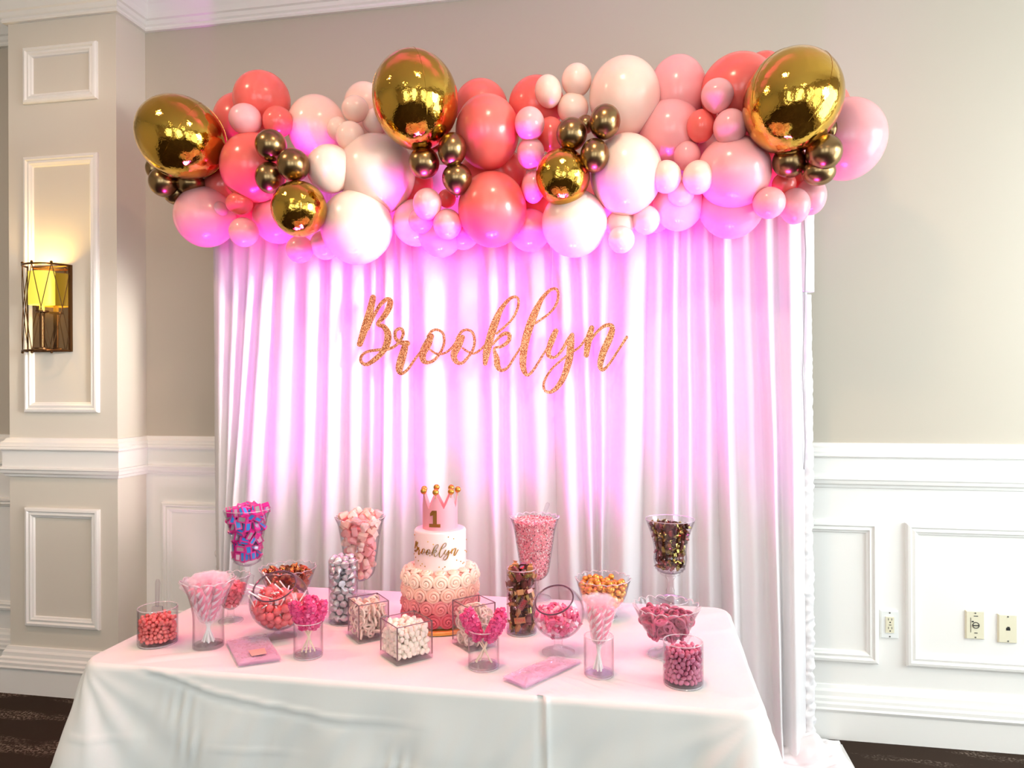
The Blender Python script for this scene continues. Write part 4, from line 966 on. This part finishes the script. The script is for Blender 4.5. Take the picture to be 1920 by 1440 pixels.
for x in X:
    cp = copy_tree(lol); p = Vector(x); cp.location = c+p
    cen = Vector((0, 0, 68*k)); out = p-cen
    top = p.z > 74*k or (p.y < cen.y and p.z > 55*k)
    d = Vector((rng.uniform(-1, 1), rng.uniform(-1, 1), rng.uniform(0.0, 0.7))) if top and rng.random() < 0.95 else (Vector((rng.uniform(-1, 1), rng.uniform(-1, 1), rng.uniform(-0.6, 0.6)))-out.normalized()*1.2)
    cp.rotation_mode = 'QUATERNION'; cp.rotation_quaternion = d.normalized().to_track_quat('Z', 'Y')
    cp['label'] = 'coral lollipop on a white stick in the slanted fishbowl at left'; cp['category'] = 'lollipop'; cp['group'] = 'coral lollipops in the fishbowl'
for ch in list(lol.children): bpy.data.objects.remove(ch)
bpy.data.objects.remove(lol)
o, c, k, mk = goblet('slanted glass fishbowl goblet of pink taffy right of centre', 1047, 1236, 31, 49, 76, 0.55, -0.35, 0.85, [(31, 0), (31, 2), (20, 6), (9, 11), (7, 17), (9, 28)])
con, init = mk(0.0112, 18); X = pack(84, 0.0105, con, init, 120, 3)
def taffy(mt, mw):
    m = MB(); pr = [(0, -0.021), (0.0085, -0.020), (0.003, -0.0125), (0.0075, -0.010), (0.0082, 0), (0.0075, 0.010), (0.003, 0.0125), (0.0085, 0.020), (0, 0.021)]
    m.lathe(pr, 10, mod=lambda j, a, r, z: (r*(1+(0.35*math.cos(4*a) if j in (1, 7) else 0.04*math.cos(5*a))), z)); return proto('wrapped_taffy', m, mt, False)
scatter(X, c, [taffy(mat('pink_taffy', s2l(240, 120, 160), 0.3), 0), taffy(mat('pale_taffy', s2l(252, 206, 220), 0.3), 0), taffy(mat('pink_taffy'), 0)], 'wrapped_taffy', 'pink and white wrapped taffy in the slanted fishbowl right of centre', 'candy', 'taffy in the fishbowl right of centre', 9, 0.72)
# F copper candy bowl behind the lollipops
o, c, k, rf, PR_ = footed_bowl('scalloped glass bowl heaped with copper wrapped candy behind the lollipops', 540, 1158, 26, [(8, 24), (22, 30), (36, 46), (45, 66), (50, 84)], [(26, 0), (26, 2), (10, 7), (7, 14), (8, 26)], (16, 3, 3, 14))
X = fill(c, rf, 40*k, 90*k, 0.0105, 0.72, 150, 6)
def crumple(name, sx_, sy_, sz_, mt, seed, n=5):
    rng = random.Random(seed); m = MB(); m.sphere((0, 0, 0), 1, 8, 6); m.v = [(x*sx_*rng.uniform(0.65, 1.3), y*sy_*rng.uniform(0.65, 1.3), z*sz_*rng.uniform(0.5, 1.4)) for x, y, z in m.v]; return proto(name, m, mt, False)
cop = mat('copper_foil', s2l(196, 118, 74), 0.25, 0.85); cop2 = mat('brown_foil', s2l(120, 66, 42), 0.25, 0.8); gol = mat('gold_candy_foil', s2l(222, 176, 96), 0.22, 0.9)
scatter(X, c, [crumple('foil_candy', 0.014, 0.009, 0.0045, cop, 1), crumple('foil_candy', 0.013, 0.008, 0.004, cop2, 2), crumple('foil_candy', 0.013, 0.009, 0.004, gol, 3), crumple('foil_candy', 0.014, 0.007, 0.004, cop, 4)], 'foil_candy', 'crumpled copper foil candy in the bowl behind the lollipops', 'candy', 'copper foil candy behind the lollipops', 7, upright=0.6)
# H cylinder of silver kisses
def cylinder(label, px, pyb, rp, hp): return tumbler(label, px, pyb, rp, hp, 'jar', 0.010)
o, c, k, rf, r, h = cylinder('tall glass cylinder of silver foil drops left of the cake', 644, 1176, 27, 115)
X = fill(c, rf, 0.010, h, 0.0118, 0.68, 130, 7)
m = MB(); m.lathe([(0, -0.009), (0.0105, -0.0085), (0.0118, -0.004), (0.0105, 0.002), (0.006, 0.008), (0.0025, 0.013), (0.0012, 0.018), (0, 0.019)], 14)
scatter(X, c, [proto('foil_drop', m, mat('silver_foil', s2l(222, 224, 226), 0.3, 0.55, bump=(300, 0.4, 0.001)))], 'foil_drop', 'silver foil chocolate drop in the tall cylinder left of the cake', 'candy', 'silver foil drops in the cylinder')
# I vase of pastel hearts
VF = [(30, 0), (30, 2), (14, 7), (8, 11), (8, 20), (6, 26), (8, 34)]
VPf = [(8, 34), (19, 40), (26, 50), (29, 66), (33, 92), (38, 124), (43.5, 152)]
o, c, k, rf, PR_ = hurricane('tall scalloped pedestal vase of peach and pink marshmallow hearts', 676, 1132, 30, VPf, VF, None, (18, 4, 3, 18))
X = fill(c, rf, 38*k, 152*k, 0.0180, 0.72, 70, 8)
def heart(mt):
    pts = [(0.62*16*math.sin(t)**3/16, 0.62*(13*math.cos(t)-5*math.cos(2*t)-2*math.cos(3*t)-math.cos(4*t))/16) for t in np.linspace(0, 2*PI, 29)[:-1]]
    s = 0.030; m = MB(); v = []; lv = ((-0.30, 0.80), (-0.20, 1.0), (0.20, 1.0), (0.30, 0.80))
    for z, q in lv: v += [(x*s*q, y*s*q, z*s) for x, y in pts]
    n = len(pts); f = [(j*n+i, j*n+(i+1) % n, (j+1)*n+(i+1) % n, (j+1)*n+i) for j in range(3) for i in range(n)]+[tuple(range(n))[::-1], tuple(3*n+i for i in range(n))]
    m.add(v, f); return proto('marshmallow_heart', m, mt)
scatter(X, c, [heart(mat('peach_marshmallow', s2l(252, 206, 188), 0.7)), heart(mat('pink_marshmallow', s2l(250, 178, 176), 0.7)), heart(mat('blush_marshmallow', s2l(252, 220, 208), 0.7))], 'marshmallow_heart', 'pastel marshmallow heart in the tall vase left of the cake', 'candy', 'marshmallow hearts in the tall vase', 2)
# P vase of pink sugar crystals
o, c, k, rf, PR_ = hurricane('tall scalloped pedestal vase packed with pink speckled candy, right of the cake', 1003, 1132, 30, [(a, b_) for a, b_ in VPf], VF, None, (18, 4, 3, 18))
m = MB(); rng = random.Random(4); z0, z1 = 36*k, 146*k
m.lathe([(0, z0)]+[(rf(z)-0.004, z) for z in np.linspace(z0+0.002, z1, 14)]+[(0, z1+0.004)], 32)
for i in range(3600):
    top = rng.random() < 0.15; a = rng.uniform(0, 2*PI)
    if top: rr = (rf(z1)-0.003)*math.sqrt(rng.random()); z = z1+0.005*rng.random()+0.006*(1-rr/rf(z1))
    else: z = rng.uniform(z0, z1); rr = rf(z)-0.0035+rng.uniform(-0.001, 0.0012)
    s = rng.uniform(0.0016, 0.0034); M_ = Euler((rng.uniform(0, 6), rng.uniform(0, 6), rng.uniform(0, 6))).to_matrix(); cc = Vector((rr*math.cos(a), rr*math.sin(a), z))
    m.add([cc+M_@Vector(q)*s for q in ((-1, -1, -0.6), (1, -1, -0.6), (0, 1, -0.6), (0, 0, 1))], [(0, 2, 1), (0, 1, 3), (1, 2, 3), (2, 0, 3)], rng.choice((0, 0, 1, 1, 2, 2, 3, 3)))
sg_ = m.obj('sugar_crystals', [mat('rose_sugar', s2l(240, 150, 158), 0.3), mat('pale_sugar', s2l(252, 208, 206), 0.25), mat('white_sugar', s2l(255, 240, 236), 0.2), mat('plum_sugar', s2l(160, 84, 96), 0.3)], None, False, loc=c, label='pink speckled crystal candy filling the tall vase right of the cake', cat='candy', kind='stuff')
scoop('clear plastic scoop whose handle leans right above the pink speckled candy', (c.x+0.028, c.y, c.z+z1+0.012), -0.1, 0.0, 0.055, 0.03).rotation_euler = (0, 0.38, 0)
# V vase of dark wrapped chocolates
o, c, k, rf, PR_ = hurricane('tall clear pedestal vase full of gold and brown wrapped chocolates, right back', 1257, 1136, 32,
   [(8, 50), (22, 55), (28, 64), (31, 78), (30, 92), (32, 108), (38, 130), (46, 152)], [(32, 0), (32, 2), (14, 7), (8, 11), (8, 20), (5.5, 24), (5.5, 38), (10, 44), (8, 50)], [(18, 50), (23, 55), (27, 60)])
X = fill(c, rf, 60*k, 154*k, 0.0098, 0.74, 260, 10)
def bar(sx_, sy_, sz_, mt, pinch=True):
    m = MB(); v = []; n = 9
    for j in range(n):
        t = j/(n-1)*2-1; w = 1.0 if abs(t) < 0.72 else (0.45 if abs(t) < 0.85 else 1.0); h_ = 1.0 if abs(t) < 0.72 else 0.25
        for a, b_ in ((-1, -1), (1, -1), (1, 1), (-1, 1)): v.append((t*sx_, a*sy_*(w if pinch else 1), b_*sz_*(h_ if pinch else 1)))
    f = [(j*4+i, j*4+(i+1) % 4, (j+1)*4+(i+1) % 4, (j+1)*4+i) for j in range(n-1) for i in range(4)]+[(3, 2, 1, 0), tuple((n-1)*4+i for i in range(4))]
    m.add(v, f); return proto('wrapped_chocolate', m, mt, False)
dkb = mat('dark_chocolate_foil', s2l(84, 50, 34), 0.2, 0.7); olv = mat('olive_gold_foil', s2l(170, 150, 84), 0.18, 0.9); rdw = mat('rose_brown_foil', s2l(150, 88, 84), 0.25, 0.6)
scatter(X, c, [bar(0.013, 0.006, 0.004, dkb), bar(0.012, 0.006, 0.004, olv), bar(0.014, 0.005, 0.004, rdw), bar(0.012, 0.006, 0.0035, dkb), crumple('wrapped_chocolate', 0.010, 0.008, 0.004, olv, 9)], 'wrapped_chocolate', 'gold and brown foil wrapped chocolate in the right back pedestal vase', 'candy', 'wrapped chocolates in the pedestal vase', 11)
# O cylinder of miniature bars
o, c, k, rf, r, h = cylinder('tall glass cylinder of brown and gold mini chocolate bars right of the cake', 978, 1196, 28, 119)
X = fill(c, rf, 0.010, h-0.008, 0.0135, 0.74, 120, 12)
tan_ = mat('caramel_wrapper', s2l(196, 140, 90), 0.3, 0.35)
scatter(X, c, [bar(0.018, 0.009, 0.005, dkb), bar(0.018, 0.009, 0.005, olv), bar(0.018, 0.008, 0.005, tan_), bar(0.017, 0.009, 0.005, rdw)], 'wrapped_chocolate', 'brown and gold wrapped mini bar in the tall cylinder right of the cake', 'candy', 'mini bars in the tall cylinder', 13)
def text_bar(px, py, rot, col, lab):
    p = P(px, py, c.y-r+0.008); cam_d = Vector((0, 0, CH))-p
    m = MB(); m.box((-0.0165, -0.004, -0.0085), (0.0165, 0.0, 0.0085)); o_ = m.obj('wrapped_chocolate', tan_ if rot < 0.5 else rdw, None, False, label=lab, cat='candy'); o_.location = p
    tx = bpy.data.curves.new('lettering', 'FONT'); tx.body = 'TWIX'; tx.size = 0.0125; tx.extrude = 0.0002; tx.align_x = 'CENTER'; tx.align_y = 'CENTER'; tx.materials.append(mat('red_print', s2l(200, 30, 40), 0.4))
    t0_ = bpy.data.objects.new('lettering', tx); COL.objects.link(t0_); me_ = bpy.data.meshes.new_from_object(t0_.evaluated_get(bpy.context.evaluated_depsgraph_get())); bpy.data.objects.remove(t0_); t_ = link('lettering', me_); t_.parent = o_; t_.location = (0, -0.0044, 0); t_.rotation_euler = (PI/2, 0, 0)
    o_.rotation_euler = (0, -rot, 0.05)
text_bar(980, 1133, 1.05, 0, 'upright red-printed mini bar pressed against the front of the tall cylinder')
text_bar(975, 1163, 0.15, 0, 'tan red-printed mini bar lying low against the front of the tall cylinder')
# R bowl of gold balls
o, c, k, rf, PR_ = footed_bowl('scalloped glass bowl heaped with gold foil balls, right of centre', 1131, 1166, 26, [(8, 16), (27, 22), (40, 36), (46, 54), (50, 72)], [(26, 0), (26, 2), (10, 7), (7, 10), (8, 16)], (16, 3, 3, 14))
X = fill(c, rf, 21*k, 72*k, 0.0105, 0.64, 140, 14)
scatter(X, c, [proto('gold_ball_candy', ball(0.0108, n=14, m_=9), mat('gold_ball_foil', s2l(222, 164, 74), 0.3, 0.75, bump=(200, 0.5, 0.002)))], 'gold_ball_candy', 'round gold foil chocolate in the scalloped bowl right of centre', 'candy', 'gold foil balls in the bowl')
# T bowl of mauve pretzels
def pretzel(mt, s=1.0, r=0.0024):
    m = MB(); R_ = 0.0125*s
    m.tube([(R_*math.cos(a)*1.08, R_*math.sin(a), 0) for a in np.linspace(0, 2*PI, 17)[:-1]], r*s, 6, True)
    m.tube([(0, -R_, 0.0006), (-0.003*s, -R_*0.2, 0.0012), (-R_*0.75, R_*0.62, 0.0006)], r*s, 6); m.tube([(0, -R_, 0.0006), (0.003*s, -R_*0.2, 0.0012), (R_*0.75, R_*0.62, 0.0006)], r*s, 6); m.tube([(-R_*0.9, R_*0.25, 0), (0, -0.1*R_, 0.0015), (R_*0.9, R_*0.25, 0)], r*0.9*s, 6)
    return proto('pretzel', m, mt)
o, c, k, rf, PR_ = footed_bowl('scalloped glass bowl of mauve coated pretzels at the right of the table', 1250, 1241, 35, [(8, 30), (28, 35), (42, 48), (51, 67), (59, 90)], [(35, 0), (35, 2), (14, 6), (7, 12), (6, 24), (8, 30)], (18, 5, 5, 22))
X = fill(c, rf, 34*k, 70*k, 0.0118, 0.80, 130, 15)
MAUV = mat('mauve_coating', s2l(190, 104, 128), 0.35)
scatter(X, c, [pretzel(MAUV, 1.12, 0.0034)], 'pretzel', 'mauve coated mini pretzel in the scalloped bowl at right', 'pretzel', 'mauve pretzels in the bowl', 15, upright=0.45)
sc_ = scoop('clear plastic scoop lying across the rim of the mauve pretzel bowl', (c.x+0.018, c.y-0.02, c.z+88*k), 0, 0, 0.06, 0.05); sc_.rotation_euler = (0.15, 1.75, 0.1)
sc2 = None
# U tumbler of mauve chocolate lentils
o, c, k, rf, r, h = tumbler('short glass tumbler full of mauve candy-coated chocolates, front right corner', 1281, 1297, 37, 78)
X = fill(c, rf, 0.010, 0.010+60*k, 0.0064, 0.66, 298, 16)
scatter(X, c, [proto('coated_chocolate', ball(0.0074, (1, 1, 0.58), 12, 7), mat('mauve_shell', s2l(206, 122, 150), 0.22))], 'coated_chocolate', 'mauve coated chocolate lentil in the front right tumbler', 'candy', 'mauve lentils in the front right tumbler', upright=0.3)
s3 = scoop('clear plastic scoop buried in the mauve lentils, loop handle above the rim', (c.x+0.004, c.y+0.012, c.z+h-0.012), 0, 0, 0.03, 0.03); s3.rotation_euler = (0, 0.5, 0.3)
# square glass cubes J K M
def cube_vase(label, F, Rr, Lf, hp, t=0.004):
    F, Rr, Lf = T(*F), T(*Rr), T(*Lf); w = ((Rr-F).length+(Lf-F).length)/2; d = (Rr-F).normalized(); rz = math.atan2(d.y, d.x)
    c = F+Vector((math.cos(rz), math.sin(rz), 0))*w/2+Vector((-math.sin(rz), math.cos(rz), 0))*w/2; c.z = TZ+0.002; k = mpp(F); h = hp*k
    o = thing('square_glass_vase', label, 'vase', c, rz); a = w/2; b_ = a-t; fl = 0.012; e = 0.003
    def ring(hw, z, ch): return [(sx_*hw-(sx_*ch if q else 0), sy_*hw-(0 if q else sy_*ch), z) for sx_, sy_, q in ((1, -1, 1), (1, -1, 0), (1, 1, 0), (1, 1, 1), (-1, 1, 1), (-1, 1, 0), (-1, -1, 0), (-1, -1, 1))]
    rows = [ring(a-0.002, 0, e), ring(a, 0.002, e), ring(a, h-0.001, e), ring(a-0.001, h, e), ring(b_+0.001, h, e*0.6), ring(b_, h-0.001, e*0.6), ring(b_, fl, e*0.6)]
    # sides as four walls so each reads as a pane
    v = [p for r_ in rows for p in r_]; f = [(j*8+i, j*8+(i+1) % 8, (j+1)*8+(i+1) % 8, (j+1)*8+i) for j in range(len(rows)-1) for i in range(8)]+[tuple(range(8))[::-1], tuple((len(rows)-1)*8+i for i in range(8))]
    MB().add(v, f).obj('glass_wall', GLASS, o, False)
    m = MB(); q = b_+0.0025; m.box((-q, -q, 0.001), (q, q, fl-0.0008)); m.obj('glass_base', THICK, o, False)
    m = MB(); 
    for sx_, sy_ in ((1, 1), (1, -1), (-1, 1), (-1, -1)): m.tube([(sx_*(a-0.0028), sy_*(a-0.0028), fl), (sx_*(a-0.0028), sy_*(a-0.0028), h-0.001)], 0.0016, 6)
    m.tube([(sx_*(a-t/2), sy_*(a-t/2), h) for sx_, sy_ in ((1, 1), (-1, 1), (-1, -1), (1, -1))], 0.0014, 6, True)
    eo = m.obj('polished_edge', mat('smoky_glass_edge', s2l(150, 118, 128), 0.08, Transmission_Weight=0.5), o); eo['kind'] = 'stuff'
    return o, c, k, b_, h, fl, rz
def box_fill(c, b_, z0, z1, rad, N, rz, seed):
    def con(X): X[:, :2] = np.clip(X[:, :2], -b_+rad, b_-rad); X[:, 2] = np.clip(X[:, 2], z0+rad, z1); return X
    def init(rng, N): X = (rng.rand(N, 3)-0.5)*2*(b_-rad); X[:, 2] = z0+rad+rng.rand(N)*(z1-z0-rad); return X
    X = pack(N, rad, con, init, 110, seed); q = X.copy(); X[:, 0] = q[:, 0]*math.cos(rz)-q[:, 1]*math.sin(rz); X[:, 1] = q[:, 0]*math.sin(rz)+q[:, 1]*math.cos(rz); return X
YOG = mat('yogurt_coating', s2l(240, 218, 202), 0.4)
o, c, k, b_, h, fl, rz = cube_vase('square glass vase of cream coated pretzels, further back and left of the cake', (672, 1210), (731, 1198), (649, 1192), 72)
X = box_fill(c, b_, fl, h*0.86, 0.0105, 88, rz, 1); scatter(X, c, [pretzel(YOG, 1.0, 0.003)], 'pretzel', 'cream coated mini pretzel in the square vase left of the cake', 'pretzel', 'cream pretzels in the left square vase', 16, upright=0.3)
o, c, k, b_, h, fl, rz = cube_vase('square glass vase of cream coated pretzels partly behind the V of rock candy', (878, 1226), (930, 1213), (847, 1207), 84)
X = box_fill(c, b_, fl, h*0.90, 0.0105, 76, rz, 2); scatter(X, c, [pretzel(YOG, 1.0, 0.003)], 'pretzel', 'cream coated mini pretzel in the square vase behind the rock candy', 'pretzel', 'cream pretzels in the right square vase', 17, upright=0.3)
o, c, k, b_, h, fl, rz = cube_vase('square glass vase packed with white mints in front of the cake', (744, 1252), (804, 1237), (713, 1224), 72)
X = box_fill(c, b_, fl, h*0.97, 0.0078, 235, rz, 3)
def mint():
    m = MB(); m.sphere((0, 0, 0), 1, 10, 6); m.v = [tuple(np.sign(q)*abs(q)**0.6*s for q, s in zip(v_, (0.0092, 0.0068, 0.0068))) for v_ in m.v]; return proto('mint', m, mat('cream_mint', s2l(255, 246, 228), 0.5))
scatter(X, c, [mint()], 'mint', 'small white pillow mint in the square vase in front of the cake', 'mint', 'white mints in the square vase', 18)
s4 = scoop('clear plastic scoop standing in the white mints in front of the cake', (c.x+0.022, c.y+0.006, c.z+h+0.018), 0, 0, 0.055, 0.036); s4.rotation_euler = (0, 0.35, 0.3)
# packets of treat bags
BAGM = mat('lilac_cellophane', s2l(236, 214, 236), 0.12, Alpha=0.38, spec=0.9)
def packet(label, Q, n, wr, seed, tag=None):
    Q = [T(*q) for q in Q]; c = sum(Q, Vector())/4; c.z = TZ+0.001; o = thing('bag_packet', label, 'bag packet', c)
    for s in range(n):
        nx, ny = 34, 26; v = []; zz = 0.003+s*0.0035
        for lay in (0, 1):
            for j in range(ny+1):
                for i in range(nx+1):
                    u, w = i/nx, j/ny; p = (Q[0]*(1-u)+Q[1]*u)*(1-w)+(Q[3]*(1-u)+Q[2]*u)*w
                    e = min(1, min(u, 1-u, w, 1-w)*9)
                    q = noise.noise((p.x*34+seed, p.y*34, s*3+lay*1.5))+0.6*abs(noise.noise((p.x*80+p.y*40, p.y*70+seed, s)))
                    v.append((p.x-c.x+0.002*noise.noise((s*5, p.y*20, seed)), p.y-c.y, zz+lay*0.002*e+wr*e*q*(0.6 if s < n-1 else 1)+0.002))
        N_ = (nx+1)*(ny+1); f = [(j*(nx+1)+i, j*(nx+1)+i+1, (j+1)*(nx+1)+i+1, (j+1)*(nx+1)+i) for j in range(ny) for i in range(nx)]
        MB().add(v, [g[::-1] for g in f]+[tuple(a+N_ for a in g) for g in f]).obj('treat_bag', BAGM, o, False)
    if tag:
        A, B_, C_, D_ = [T(*q)-Vector((c.x, c.y, TZ-0.003-n*0.0035-wr)) for q in tag]
        for q in (A, B_, C_, D_): q.z = 0.004+n*0.0035+wr
        m = MB(); m.add([A, B_, C_, D_]+[q-Vector((0, 0, 0.001)) for q in (A, B_, C_, D_)], [(0, 1, 2, 3), (7, 6, 5, 4), (0, 4, 5, 1), (1, 5, 6, 2), (2, 6, 7, 3), (3, 7, 4, 0)]); m.obj('paper_tag', mat('peach_paper', s2l(248, 178, 164), 0.6), o, False)
    return o
packet('stack of clear lilac treat bags with a peach tag at the left front edge', [(447, 1254), (527, 1242), (499, 1196), (424, 1208)], 3, 0.004, 2, [(472, 1243), (500, 1238), (496, 1228), (466, 1233)])
packet('crumpled pile of clear treat bags lying at the front edge right of centre', [(985, 1296), (1092, 1246), (1040, 1238), (942, 1278)], 3, 0.009, 9)
